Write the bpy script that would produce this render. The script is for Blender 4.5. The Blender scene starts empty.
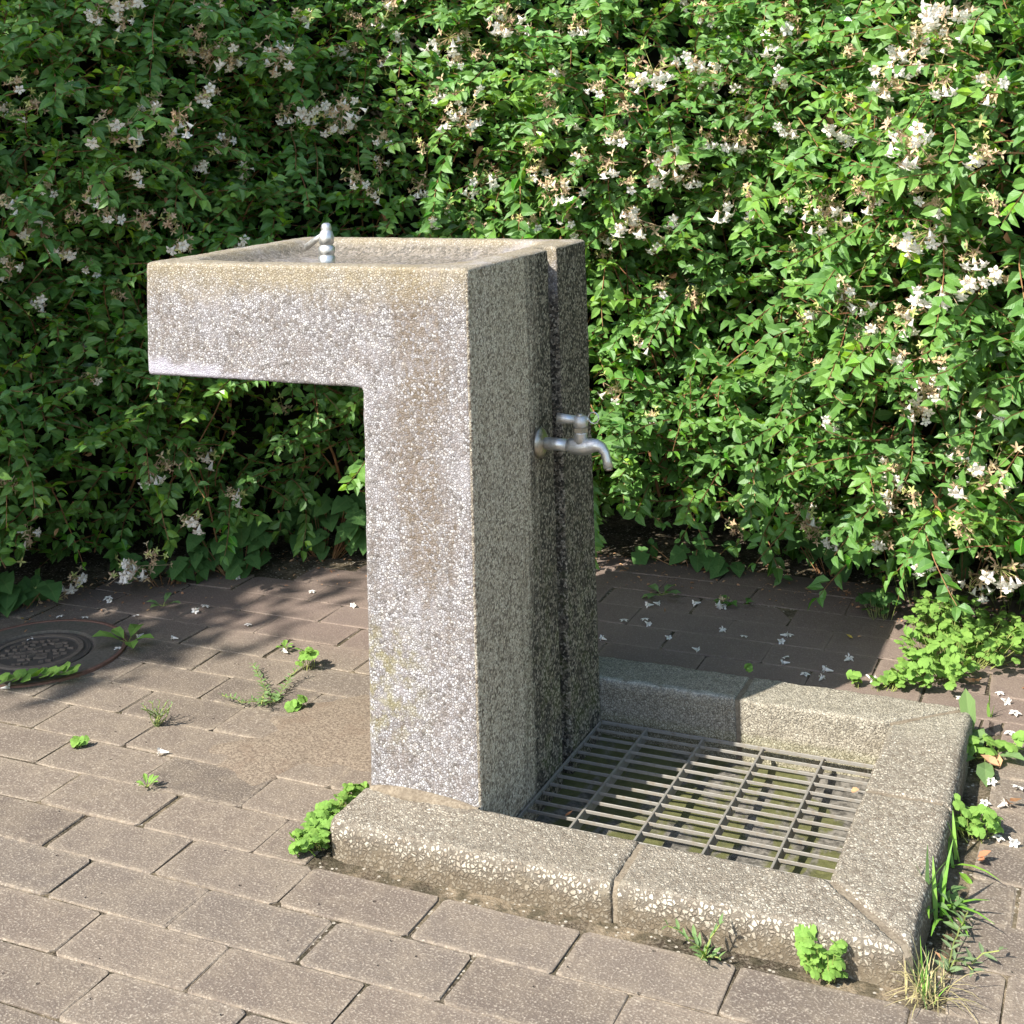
import bpy, bmesh, math, random
import numpy as np
from mathutils import Vector, Matrix
random.seed(7); RNG = np.random.default_rng(11)
S = bpy.context.scene
COL = S.collection
R = math.radians

# ------------------------------------------------------------------ camera
CX, CY, CZ = 0.90429, -1.81275, 1.01928
YAW, PITCH, ROLL, FPX, SY = -0.42443, 0.08157, -0.02888, 1361.16, -501.61
def cam_axes():
    cy, sy = math.cos(YAW), math.sin(YAW)
    fw = np.array([sy, cy, 0.]); rt = np.array([cy, -sy, 0.]); up = np.array([0, 0, 1.])
    cp, sp = math.cos(PITCH), math.sin(PITCH)
    f2 = fw*cp + up*sp; u2 = -fw*sp + up*cp
    cr, sr = math.cos(ROLL), math.sin(ROLL)
    return rt*cr + u2*sr, -rt*sr + u2*cr, f2
CR, CU, CF = cam_axes()
CP = np.array([CX, CY, CZ])
def ray(px, py):
    return CF + CR*(px-512)/FPX - CU*(py-512-SY)/FPX
def un(px, py, z=0.0):
    d = ray(px, py); t = (z-CZ)/d[2]; return CP + d*t
cd = bpy.data.cameras.new('camera'); co = bpy.data.objects.new('camera', cd); COL.objects.link(co)
M = Matrix(((CR[0], CU[0], -CF[0], CX), (CR[1], CU[1], -CF[1], CY), (CR[2], CU[2], -CF[2], CZ), (0, 0, 0, 1)))
co.matrix_world = M
cd.sensor_width = 36; cd.lens = FPX/1024*36; cd.shift_y = SY/1024; cd.clip_start = .05; cd.clip_end = 500
S.camera = co

# ------------------------------------------------------------------ light
SUN_EL, SUN_AZ = R(42.1), R(27.7)
SUNV = np.array([-math.sin(SUN_AZ)*math.cos(SUN_EL), -math.cos(SUN_AZ)*math.cos(SUN_EL), math.sin(SUN_EL)])  # towards the sun
sl = bpy.data.lights.new('sun', 'SUN'); sl.energy = 5.0; sl.angle = R(0.53); sl.color = (1, .95, .87)
so = bpy.data.objects.new('sun', sl); COL.objects.link(so)
so.rotation_euler = Vector(SUNV).to_track_quat('Z', 'Y').to_euler()
W = bpy.data.worlds.new('World'); S.world = W; W.use_nodes = True
nt = W.node_tree; nt.nodes.clear()
sk = nt.nodes.new('ShaderNodeTexSky'); sk.sky_type = 'NISHITA'; sk.sun_disc = False
sk.sun_elevation = SUN_EL; sk.sun_rotation = math.atan2(SUNV[0], SUNV[1])
bg = nt.nodes.new('ShaderNodeBackground'); bg.inputs[1].default_value = .15
wo = nt.nodes.new('ShaderNodeOutputWorld')
nt.links.new(sk.outputs[0], bg.inputs[0]); nt.links.new(bg.outputs[0], wo.inputs[0])
S.render.engine = 'CYCLES'
S.view_settings.view_transform = 'Standard'; S.view_settings.look = 'None'
S.view_settings.exposure = 1.14; S.view_settings.gamma = 1
S.cycles.max_bounces = 8; S.cycles.transmission_bounces = 6; S.cycles.diffuse_bounces = 5
S.render.resolution_x = 1024; S.render.resolution_y = 1024

# ------------------------------------------------------------------ node helper
class NT:
    def __init__(s, name):
        s.m = bpy.data.materials.new(name); s.m.use_nodes = True
        s.t = s.m.node_tree; s.t.nodes.clear()
        s.out = s.n('ShaderNodeOutputMaterial')
    def n(s, ty, **kw):
        x = s.t.nodes.new(ty)
        for k, v in kw.items(): setattr(x, k, v)
        return x
    def l(s, a, b): s.t.links.new(a, b)
    def set(s, inp, v):
        if hasattr(v, 'is_output') or isinstance(v, bpy.types.NodeSocket): s.l(v, inp)
        else:
            if isinstance(v, tuple) and len(v) == 3 and inp.type == 'RGBA': v = v + (1,)
            inp.default_value = v
    def obj(s):
        return s.n('ShaderNodeTexCoord').outputs['Object']
    def mapv(s, v, scale=(1, 1, 1), loc=(0, 0, 0)):
        x = s.n('ShaderNodeMapping'); s.l(v, x.inputs[0]); x.inputs['Scale'].default_value = scale; x.inputs['Location'].default_value = loc
        return x.outputs[0]
    def noise(s, v, scale, detail=3, rough=.5, dist=0, out='Fac'):
        x = s.n('ShaderNodeTexNoise'); s.l(v, x.inputs['Vector']); x.inputs['Scale'].default_value = scale
        x.inputs['Detail'].default_value = detail; x.inputs['Roughness'].default_value = rough; x.inputs['Distortion'].default_value = dist
        return x.outputs[out]
    def voro(s, v, scale, feature='F1', rnd=1, out=None):
        x = s.n('ShaderNodeTexVoronoi', feature=feature); s.l(v, x.inputs['Vector']); x.inputs['Scale'].default_value = scale
        x.inputs['Randomness'].default_value = rnd
        return x.outputs[out] if out else x.outputs
    def ramp(s, v, stops, interp='LINEAR'):
        x = s.n('ShaderNodeValToRGB'); x.color_ramp.interpolation = interp
        e = x.color_ramp.elements
        while len(e) < len(stops): e.new(.5)
        for q, (p, c) in zip(e, stops):
            q.position = p; q.color = (c, c, c, 1) if isinstance(c, (int, float)) else tuple(c)+(1,)
        s.l(v, x.inputs[0]); return x.outputs[0]
    def mix(s, f, a, b, mode='MIX'):
        x = s.n('ShaderNodeMix', data_type='RGBA', blend_type=mode)
        s.set(x.inputs[0], f); s.set(x.inputs[6], a); s.set(x.inputs[7], b); return x.outputs[2]
    def math(s, op, a, b=0.0, c=None):
        x = s.n('ShaderNodeMath', operation=op); s.set(x.inputs[0], a); s.set(x.inputs[1], b)
        if c is not None: s.set(x.inputs[2], c)
        return x.outputs[0]
    def sstep(s, v, a, b, lo=0., hi=1.):
        x = s.n('ShaderNodeMapRange', interpolation_type='SMOOTHSTEP'); s.set(x.inputs[0], v)
        for i, q in zip((1, 2, 3, 4), (a, b, lo, hi)): x.inputs[i].default_value = q
        return x.outputs[0]
    def xyz(s, v):
        x = s.n('ShaderNodeSeparateXYZ'); s.l(v, x.inputs[0]); return x.outputs
    def vadd(s, a, b, k):
        x = s.n('ShaderNodeVectorMath', operation='MULTIPLY_ADD'); s.l(b, x.inputs[0]); x.inputs[1].default_value = (k, k, k); s.l(a, x.inputs[2]); return x.outputs[0]
    def bump(s, h, strength, dist, nrm=None):
        x = s.n('ShaderNodeBump'); x.inputs['Strength'].default_value = strength; x.inputs['Distance'].default_value = dist
        s.l(h, x.inputs['Height'])
        if nrm is not None: s.l(nrm, x.inputs['Normal'])
        return x.outputs[0]
    def bsdf(s, col, rough=.8, metal=0, nrm=None, spec=.5, **kw):
        x = s.n('ShaderNodeBsdfPrincipled'); s.set(x.inputs['Base Color'], col); s.set(x.inputs['Roughness'], rough)
        s.set(x.inputs['Metallic'], metal); s.set(x.inputs['Specular IOR Level'], spec)
        for k, v in kw.items(): s.set(x.inputs[k], v)
        if nrm is not None: s.l(nrm, x.inputs['Normal'])
        return x.outputs[0]
    def done(s, sh): s.l(sh, s.out.inputs[0]); return s.m

# ------------------------------------------------------------------ materials
def mat_fountain():
    t = NT('washed_aggregate_concrete'); o = t.obj()
    w = t.vadd(o, t.noise(o, 260, 2, .5, out='Color'), .0045)
    v1 = t.voro(w, 250); cellc = v1['Color']; v2 = t.voro(w, 250, 'DISTANCE_TO_EDGE', out='Distance')
    cs = t.n('ShaderNodeSeparateColor'); t.l(cellc, cs.inputs[0])
    peb = t.ramp(cs.outputs[0], [(0, (.085, .075, .065)), (.18, (.185, .17, .158)), (.42, (.295, .285, .28)), (.8, (.39, .38, .38)), (1, (.50, .475, .43))])
    tone = t.noise(o, 60, 3, .6)
    peb = t.mix(t.sstep(tone, .35, .7), peb, t.mix(.40, peb, (.345, .335, .36)))
    gap = t.sstep(v2, .0, .22)
    sz = t.xyz(o)
    nrm = t.xyz(t.n('ShaderNodeNewGeometry').outputs['Normal'])
    n_lo = t.noise(o, 7, 4, .6); n_md = t.noise(o, 26, 4, .65)
    matrix = (.10, .085, .075)
    col = t.mix(gap, t.mix(.22, matrix, peb), peb)
    # weathering that stays put: brown stain bands, yellow lichen at the top edge, green low on the left
    brown = t.math('MULTIPLY', t.sstep(t.math('ABSOLUTE', t.math('ADD', sz[0], .085)), .075, .01), t.sstep(sz[2], .12, .5))
    st = t.noise(t.mapv(o, (22, 22, 5)), 1, 5, .65)
    bm_ = t.math('MULTIPLY', t.sstep(t.math('ADD', t.math('MULTIPLY', t.math('SUBTRACT', brown, .30), .36), st), .48, .66), .72)
    col = t.mix(t.math('MULTIPLY', bm_, t.sstep(cs.outputs[1], .2, .8, .1, 1.0)), col, (.115, .080, .042))
    drip = t.sstep(t.noise(t.mapv(o, (38, 38, 3.2), (5, 2, 1)), 1, 4, .6), .54, .68)
    col = t.mix(t.math('MULTIPLY', drip, t.sstep(cs.outputs[2], .2, .8, .05, .60)), col, (.105, .088, .072))
    sp = t.sstep(t.math('ADD', n_md, t.math('MULTIPLY', cs.outputs[2], .25)), .60, .74)
    col = t.mix(t.math('MULTIPLY', sp, .45), col, (.16, .13, .11))
    topm = t.sstep(t.math('ADD', sz[2], t.math('MULTIPLY', n_md, .09)), .775, .862)
    col = t.mix(t.math('MULTIPLY', topm, .55), col, t.mix(cs.outputs[2], (.26, .205, .10), (.46, .39, .24)))
    col = t.mix(t.math('MULTIPLY', topm, t.sstep(gap, .9, .2, 0, .45)), col, (.13, .10, .06))
    dish = t.math('MULTIPLY', t.sstep(sz[2], .802, .790), t.sstep(nrm[2], .2, .5))
    col = t.mix(t.math('MULTIPLY', dish, .75), col, t.mix(cs.outputs[1], (.04, .034, .026), (.26, .225, .18)))
    low = t.math('MULTIPLY', t.math('MULTIPLY', t.sstep(sz[0], -.06, -.14), t.sstep(t.math('ABSOLUTE', t.math('SUBTRACT', sz[2], .2)), .11, .04)), t.sstep(t.noise(o, 45, 3, .6), .42, .62))
    col = t.mix(t.math('MULTIPLY', low, .62), col, (.19, .165, .06))
    whi = t.math('MULTIPLY', t.sstep(n_lo, .5, .68), t.sstep(n_md, .35, .6))
    col = t.mix(t.math('MULTIPLY', whi, 1.0*.36), col, (.43, .42, .45))
    # smooth pale render at the lower front corner of the arm
    cor = t.math('MULTIPLY', t.sstep(t.math('ADD', sz[2], t.math('MULTIPLY', n_md, .05)), .690, .668), t.sstep(t.math('ADD', t.math('MULTIPLY', sz[0], -.10), sz[2]), .60, .69))
    cor = t.math('MULTIPLY', t.math('MULTIPLY', cor, t.sstep(sz[0], -.18, -.40)), t.sstep(t.math('ADD', t.math('ADD', sz[2], t.math('MULTIPLY', sz[0], .12)), t.math('MULTIPLY', n_md, .06)), .625, .600))
    col = t.mix(t.math('MULTIPLY', cor, .6), col, (.42, .40, .46))
    # tap side: grain painted lighter to offset its shade; black-green algae streaks over it
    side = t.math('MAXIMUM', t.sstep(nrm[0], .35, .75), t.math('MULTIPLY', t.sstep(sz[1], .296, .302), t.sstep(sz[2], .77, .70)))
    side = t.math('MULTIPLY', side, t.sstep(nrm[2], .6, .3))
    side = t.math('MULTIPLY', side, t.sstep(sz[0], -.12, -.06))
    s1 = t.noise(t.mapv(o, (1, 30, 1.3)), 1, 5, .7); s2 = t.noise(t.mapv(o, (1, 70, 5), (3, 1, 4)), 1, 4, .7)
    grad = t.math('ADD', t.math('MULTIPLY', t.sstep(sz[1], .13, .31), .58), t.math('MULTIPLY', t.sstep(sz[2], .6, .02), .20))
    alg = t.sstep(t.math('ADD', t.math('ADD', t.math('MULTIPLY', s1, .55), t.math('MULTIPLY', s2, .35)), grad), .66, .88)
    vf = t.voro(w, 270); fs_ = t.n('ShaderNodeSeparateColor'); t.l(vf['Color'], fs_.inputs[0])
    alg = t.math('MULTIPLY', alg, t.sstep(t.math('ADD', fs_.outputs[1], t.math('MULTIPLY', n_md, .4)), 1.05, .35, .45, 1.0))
    side_lift = t.ramp(fs_.outputs[0], [(0, (.15, .11, .07)), (.25, (.44, .355, .25)), (.6, (.74, .62, .45)), (1, (.92, .82, .62))])  # light warm ramp makes up for the sky-only light on this face
    side_lift = t.mix(.12, side_lift, col)
    side_lift = t.mix(t.math('MULTIPLY', t.sstep(s2, .45, .65), .30), side_lift, (.30, .235, .155))
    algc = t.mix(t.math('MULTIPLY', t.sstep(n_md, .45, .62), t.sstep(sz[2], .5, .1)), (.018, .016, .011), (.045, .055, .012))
    side_lift = t.mix(t.sstep(t.voro(w, 270, 'DISTANCE_TO_EDGE', out='Distance'), 0, .2), t.mix(.55, side_lift, (.08, .062, .04)), side_lift)
    side_lift = t.mix(t.math('MULTIPLY', alg, .94), side_lift, algc)
    col = t.mix(side, col, side_lift)
    # dished top: darker speckle
    hgt = t.math('ADD', t.math('MULTIPLY', gap, 1), t.math('MULTIPLY', t.noise(o, 420, 2, .5), .6))
    return t.done(t.bsdf(col, .88, nrm=t.bump(hgt, .7, .0014), spec=.3))

def mat_kerb():
    t = NT('pebbled_kerb_concrete'); o = t.n('ShaderNodeNewGeometry').outputs['Position']
    Nz = t.xyz(t.n('ShaderNodeNewGeometry').outputs['Normal'])
    w = t.vadd(o, t.noise(o, 190, 3, .6, out='Color'), .0075)
    flat = t.sstep(Nz[2], .80, .95)
    nm = t.noise(o, 38, 4, .65); n = t.noise(o, 9, 4, .6); fr = t.noise(o, 620, 2, .6)
    def layer(sc, g0, g1):
        v1 = t.voro(w, sc); v2 = t.voro(w, sc, 'DISTANCE_TO_EDGE', out='Distance')
        cs = t.n('ShaderNodeSeparateColor'); t.l(v1['Color'], cs.inputs[0])
        peb = t.ramp(cs.outputs[0], [(0, (.19, .155, .115)), (.25, (.34, .295, .23)), (.6, (.465, .415, .325)), (1, (.57, .525, .425))])
        thr = t.math('ADD', g0, t.math('MULTIPLY', t.math('ADD', nm, t.math('MULTIPLY', cs.outputs[1], .8)), .10))
        gp = t.n('ShaderNodeMapRange', interpolation_type='SMOOTHSTEP'); t.l(v2, gp.inputs[0]); t.l(thr, gp.inputs[1]); t.l(t.math('ADD', thr, g1), gp.inputs[2])
        return peb, gp.outputs[0], cs
    pa, ga, cs = layer(165, -.06, .26); pb, gb, cb = layer(225, -.06, .30)
    peb = t.mix(flat, pa, pb); gx = t.n('ShaderNodeMix', data_type='FLOAT'); t.l(flat, gx.inputs[0]); t.l(ga, gx.inputs[2]); t.l(gb, gx.inputs[3]); gap = gx.outputs[0]
    peb = t.mix(t.math('MULTIPLY', fr, .3), peb, (.26, .21, .15))
    col = t.mix(gap, t.mix(t.math('ADD', .10, t.math('MULTIPLY', flat, .22)), (.085, .070, .052), peb), peb)
    col = t.mix(t.math('MULTIPLY', t.sstep(n, .42, .62), t.math('MULTIPLY', flat, .30)), col, (.17, .145, .11))
    col = t.mix(t.sstep(nm, .56, .7, 0, .5), col, (.26, .225, .165))
    P = t.xyz(o); Nn = t.xyz(t.n('ShaderNodeNewGeometry').outputs['True Normal'])
    # earth-stained lower part of the upright faces
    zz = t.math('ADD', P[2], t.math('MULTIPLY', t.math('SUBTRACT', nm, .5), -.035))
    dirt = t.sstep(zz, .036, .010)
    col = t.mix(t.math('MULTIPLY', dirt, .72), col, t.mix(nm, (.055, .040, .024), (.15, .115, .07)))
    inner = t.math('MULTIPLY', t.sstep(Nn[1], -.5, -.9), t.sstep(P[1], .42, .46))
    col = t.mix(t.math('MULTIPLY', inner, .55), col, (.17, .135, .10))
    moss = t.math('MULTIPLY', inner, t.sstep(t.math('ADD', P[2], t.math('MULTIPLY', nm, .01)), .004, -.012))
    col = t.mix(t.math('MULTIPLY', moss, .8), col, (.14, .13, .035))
    # pale mineral line along the back kerb's inner lip
    lip = t.math('MULTIPLY', t.math('MULTIPLY', t.sstep(t.math('ABSOLUTE', t.math('SUBTRACT', P[1], .489)), .010, .003), t.sstep(P[2], .030, .040)), t.sstep(P[0], .26, .2))
    col = t.mix(t.math('MULTIPLY', lip, t.sstep(nm, .35, .55)), col, (.52, .53, .50))
    # side by side blocks far behind are finer and greyer
    bk = t.sstep(P[1], .40, .50)
    fine = t.voro(w, 230, 'DISTANCE_TO_EDGE', out='Distance')
    fc = t.mix(t.sstep(fine, .02, .16), (.10, .09, .07), t.mix(cs.outputs[1], (.30, .27, .20), (.50, .46, .36)))
    col = t.mix(t.math('MULTIPLY', bk, .7), col, fc)
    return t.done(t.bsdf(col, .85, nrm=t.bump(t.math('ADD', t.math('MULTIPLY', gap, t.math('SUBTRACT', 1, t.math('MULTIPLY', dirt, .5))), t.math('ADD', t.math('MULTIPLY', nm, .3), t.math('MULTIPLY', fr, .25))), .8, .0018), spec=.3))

def mat_paver():
    t = NT('brown_paver'); o = t.n('ShaderNodeNewGeometry').outputs['Position']
    at = t.n('ShaderNodeAttribute', attribute_name='tint')
    base = t.ramp(at.outputs['Fac'], [(0, (.098, .079, .063)), (.3, (.136, .108, .085)), (.7, (.160, .128, .099)), (1, (.120, .099, .081))])
    n = t.noise(o, 14, 5, .65); nf = t.noise(o, 330, 3, .6); nm = t.noise(o, 70, 4, .6)
    col = t.mix(t.sstep(n, .38, .68), base, t.mix(.35, base, (.24, .195, .14)))
    col = t.mix(t.math('MULTIPLY', t.sstep(nm, .4, .66), .35), col, (.10, .078, .062))
    v = t.voro(o, 190); vs = t.n('ShaderNodeSeparateColor'); t.l(v['Color'], vs.inputs[0])
    fl = t.math('MULTIPLY', t.sstep(v['Distance'], .38, .22), t.sstep(vs.outputs[0], .82, .9))
    col = t.mix(t.math('MULTIPLY', fl, .45), col, (.34, .29, .22))
    v3 = t.voro(o, 60); v3s = t.n('ShaderNodeSeparateColor'); t.l(v3['Color'], v3s.inputs[0])
    pit = t.math('MULTIPLY', t.sstep(v3['Distance'], .17, .1), t.sstep(v3s.outputs[1], .93, .96))
    col = t.mix(pit, col, (.06, .045, .035))
    col = t.mix(t.sstep(nf, .50, .74, 0, .62), col, (.46, .40, .32))
    # sandy dust caught along the paver rims
    ed = t.n('ShaderNodeAttribute', attribute_name='rim')
    col = t.mix(t.sstep(nf, .46, .28, 0, .5), col, (.13, .10, .08))
    col = t.mix(t.math('MULTIPLY', t.math('MULTIPLY', ed.outputs['Fac'], .30), t.sstep(nm, .38, .6)), col, (.40, .33, .24))
    # paving beyond the fountain tinted purplish, its shadow lifted in the colour
    P = t.xyz(o)
    shade_tint = t.sstep(t.math('ADD', P[1], t.math('MULTIPLY', n, .12)), .50, .70)
    col = t.mix(t.math('MULTIPLY', shade_tint, .5), col, (.19, .135, .115))
    h = t.math('ADD', t.math('ADD', nf, t.math('MULTIPLY', nm, 1.2)), t.math('MULTIPLY', pit, -2))
    return t.done(t.bsdf(col, .9, nrm=t.bump(h, .75, .0016), spec=.25))

def mat_soil():
    t = NT('sandy_soil'); o = t.n('ShaderNodeNewGeometry').outputs['Position']
    n = t.noise(o, 5, 4, .6); nf = t.noise(o, 260, 3, .7); nm = t.noise(o, 40, 4, .6)
    c = t.mix(t.sstep(n, .46, .58), (.040, .030, .020), (.20, .155, .10))
    c = t.mix(t.sstep(nf, .4, .65), c, t.mix(.5, c, (.26, .22, .16)))
    c = t.mix(t.math('MULTIPLY', t.sstep(nm, .42, .6), .7), c, (.035, .032, .018))
    v = t.voro(o, 170); vs = t.n('ShaderNodeSeparateColor'); t.l(v['Color'], vs.inputs[0])
    c = t.mix(t.math('MULTIPLY', t.sstep(v['Distance'], .45, .3), t.sstep(vs.outputs[0], .8, .88)), c, (.40, .36, .29))
    return t.done(t.bsdf(c, .95, nrm=t.bump(t.math('ADD', nf, t.math('MULTIPLY', nm, 2)), 1, .003), spec=.1))

def mat_mortar(name='mortar', c0=(.26, .215, .16), c1=(.36, .31, .24), sc=230, bs=.0014, c2=(.16, .12, .08)):
    t = NT(name); o = t.n('ShaderNodeNewGeometry').outputs['Position']
    a = t.noise(o, sc, 3, .7); b = t.noise(o, 18, 4, .6)
    c = t.mix(t.sstep(a, .35, .65), c0, c1); c = t.mix(t.math('MULTIPLY', t.sstep(b, .48, .68), .6), c, c2)
    return t.done(t.bsdf(c, .95, nrm=t.bump(a, .9, bs), spec=.2))

def mat_sump():
    t = NT('mossy_sump_concrete'); o = t.n('ShaderNodeNewGeometry').outputs['Position']
    n = t.noise(t.mapv(o, (1.7, .8, 1)), 8, 4, .6, .6); f = t.noise(o, 90, 3, .65)
    c = t.mix(t.sstep(f, .35, .65), (.055, .05, .04), (.16, .145, .12))
    P = t.xyz(o)
    c = t.mix(t.sstep(P[2], -.046, -.036), c, (.045, .04, .028))  # pit walls painted dark, the shade of the gap put into the colour
    m = t.sstep(t.math('ADD', n, t.math('MULTIPLY', t.sstep(P[0], .5, 0), .12)), .50, .60)
    c = t.mix(t.math('MULTIPLY', m, .9), c, t.mix(f, (.045, .05, .010), (.105, .105, .024)))
    return t.done(t.bsdf(c, .8, nrm=t.bump(f, .8, .003)))

def mat_metal(name, col, rough, metal=1.0, dirt=(.2, .16, .1), da=.3, sc=60):
    t = NT(name); o = t.obj(); n = t.noise(o, sc, 4, .65)
    d = t.math('MULTIPLY', t.sstep(n, .45, .7), da)
    c = t.mix(d, col, dirt)
    return t.done(t.bsdf(c, t.math('ADD', rough, t.math('MULTIPLY', d, .5)), t.math('SUBTRACT', metal, t.math('MULTIPLY', d, .7 if metal > .3 else 0)), nrm=t.bump(n, .25, .0006)))

def mat_leaf(name, dark, mid, young, rough=.36, trans=.28, under=(.13, .19, .09), gloss=.5):
    t = NT(name)
    ti = t.n('ShaderNodeAttribute', attribute_name='tint').outputs['Fac']; ag = t.n('ShaderNodeAttribute', attribute_name='age').outputs['Fac']
    c = t.mix(ti, dark, mid); c = t.mix(ag, c, young)
    uv = t.n('ShaderNodeUVMap'); uv.uv_map = 'UVMap'; U = t.xyz(uv.outputs[0])
    rib = t.sstep(t.math('ABSOLUTE', t.math('SUBTRACT', U[0], .5)), .055, .015)
    c = t.mix(t.math('MULTIPLY', rib, .45), c, t.mix(.5, young, (.3, .36, .14)))
    wv = t.n('ShaderNodeTexWave'); wv.inputs['Scale'].default_value = 1
    vein = t.math('SINE', t.math('MULTIPLY', t.math('ADD', U[1], t.math('MULTIPLY', t.math('ABSOLUTE', t.math('SUBTRACT', U[0], .5)), -.7)), 42))
    bf = t.n('ShaderNodeNewGeometry').outputs['Backfacing']
    c2 = t.mix(t.math('MULTIPLY', bf, .75), c, under)
    ln = t.noise(t.obj(), 30, 2, .5)
    b = t.bsdf(c2, t.math('ADD', rough, t.math('MULTIPLY', bf, .25)), spec=gloss, nrm=t.bump(vein, .12, .0008))
    tr = t.n('ShaderNodeBsdfTranslucent'); t.l(t.mix(.5, c, t.mix(.5, young, (.28, .44, .03))), tr.inputs[0])
    ms = t.n('ShaderNodeMixShader'); ms.inputs[0].default_value = trans; t.l(b, ms.inputs[1]); t.l(tr.outputs[0], ms.inputs[2])
    return t.done(ms.outputs[0])

def mat_petal(name, a, b, trans=.3, rough=.6):
    t = NT(name); ti = t.n('ShaderNodeAttribute', attribute_name='tint').outputs['Fac']
    c = t.mix(ti, a, b); p = t.bsdf(c, rough, spec=.3)
    tr = t.n('ShaderNodeBsdfTranslucent'); t.l(c, tr.inputs[0])
    ms = t.n('ShaderNodeMixShader'); ms.inputs[0].default_value = trans; t.l(p, ms.inputs[1]); t.l(tr.outputs[0], ms.inputs[2])
    return t.done(ms.outputs[0])

def mat_plain(name, a, b, sc=50, rough=.8):
    t = NT(name); n = t.noise(t.obj(), sc, 3, .6)
    return t.done(t.bsdf(t.mix(t.sstep(n, .35, .65), a, b), rough, nrm=t.bump(n, .4, .001), spec=.2))

MT = dict(
    fountain=mat_fountain(), kerb=mat_kerb(), paver=mat_paver(), soil=mat_soil(), mortar=mat_mortar('mortar', (.15, .12, .085), (.24, .20, .145), 230, .0014, (.10, .078, .055)),
    spill=mat_mortar('coarse_mortar_spill', (.13, .10, .075), (.26, .21, .155), 230, .0028, (.17, .125, .09)), sump=mat_sump(),
    steel=mat_metal('galvanised_steel', (.23, .215, .185), .55, .2, (.20, .16, .11), .6, 90),
    chrome=mat_metal('worn_chrome', (.62, .61, .58), .38, .9, (.36, .33, .27), .5, 70),
    dullmetal=mat_metal('dull_brass_metal', (.42, .38, .31), .38, 1, (.20, .16, .10), .5, 120),
    iron=mat_metal('cast_iron', (.060, .050, .040), .85, .0, (.12, .095, .07), .6, 120),
    worniron=mat_metal('worn_iron', (.15, .118, .088), .8, .0, (.08, .06, .045), .6, 120),
    collar=mat_mortar('grey_collar_concrete', (.10, .086, .068), (.145, .125, .10), 180, .0008, (.09, .095, .07)),
    clay=mat_mortar('red_clay', (.15, .08, .058), (.20, .11, .08), 150, .0006, (.09, .06, .045)),
    leaf=mat_leaf('abelia_leaf', (.011, .070, .012), (.062, .235, .016), (.34, .57, .035), .25, .30, (.11, .23, .055), .5),
    treeleaf=mat_leaf('tree_leaf', (.03, .07, .015), (.05, .11, .02), (.1, .2, .03)),
    heart=mat_leaf('heart_leaf', (.022, .095, .015), (.045, .17, .025), (.12, .28, .03), .55, .25, (.08, .16, .05), .25),
    oxalis=mat_leaf('clover_leaf', (.11, .27, .02), (.18, .40, .035), (.33, .50, .06), .55, .35, (.2, .34, .08), .25),
    weed=mat_leaf('weed_leaf', (.09, .25, .025), (.16, .38, .045), (.30, .50, .06), .5, .3),
    grey=mat_leaf('greyish_weed_leaf', (.12, .19, .07), (.20, .28, .12), (.34, .40, .15), .6, .25),
    white=mat_petal('white_petal', (.90, .88, .82), (.90, .83, .74)), sepal=mat_petal('tan_sepal', (.50, .29, .20), (.64, .55, .32), .3),
    bud=mat_petal('green_bud', (.34, .42, .12), (.50, .47, .18), .2),
    dry=mat_petal('dry_leaf', (.36, .16, .08), (.52, .32, .17), .15, .8), straw=mat_petal('dry_straw', (.45, .37, .20), (.33, .30, .12), .2, .8),
    yellow=mat_petal('yellow_leaf', (.55, .38, .05), (.5, .4, .1), .2),
    pink=mat_petal('pink_leaf', (.50, .26, .20), (.6, .4, .3), .1, .6),
    stem=mat_plain('reddish_stem', (.15, .065, .03), (.24, .14, .06)), gstem=mat_plain('green_stem', (.16, .20, .05), (.26, .28, .08)),
    shade_core=mat_plain('dark_shade_core', (.006, .009, .004), (.016, .014, .008), 25, 1), bark=mat_plain('bark', (.10, .07, .05), (.17, .13, .1), 30),  # the near-black core colour stands in for shade between the leaves
    litter=mat_plain('litter', (.1, .07, .04), (.3, .2, .12), 80),
)

# ------------------------------------------------------------------ object helpers
def tag(o, label=None, cat=None, group=None, kind=None):
    if label: o['label'] = label
    if cat: o['category'] = cat
    if group: o['group'] = group
    if kind: o['kind'] = kind
    return o
def empty(name, loc, label, cat, group=None, rz=0):
    o = bpy.data.objects.new(name, None); COL.objects.link(o); o.location = loc; o.rotation_euler = (0, 0, rz)
    o.empty_display_size = .02
    return tag(o, label, cat, group)
def link(name, me, mats, parent=None, loc=(0, 0, 0)):
    o = bpy.data.objects.new(name, me); COL.objects.link(o); o.location = loc
    for m in (mats if isinstance(mats, (list, tuple)) else [mats]):
        if len(me.materials) < len(mats if isinstance(mats, (list, tuple)) else [mats]): me.materials.append(m)
    if parent: o.parent = parent
    return o
def bm_obj(name, bm, mats, parent=None, loc=(0, 0, 0), smooth=False):
    me = bpy.data.meshes.new(name); bmesh.ops.recalc_face_normals(bm, faces=bm.faces); bm.to_mesh(me); bm.free()
    if smooth:
        for p in me.polygons: p.use_smooth = True
    return link(name, me, mats, parent, loc)
def prism(bm, pts, z0, z1):
    a = [bm.verts.new((x, y, z0)) for x, y in pts]; b = [bm.verts.new((x, y, z1)) for x, y in pts]
    n = len(pts); fs = [bm.faces.new(a[::-1]), bm.faces.new(b)]
    for i in range(n): fs.append(bm.faces.new((a[i], a[(i+1) % n], b[(i+1) % n], b[i])))
    return b, fs
def boxb(bm, x0, x1, y0, y1, z0, z1): return prism(bm, [(x0, y0), (x1, y0), (x1, y1), (x0, y1)], z0, z1)
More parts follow.
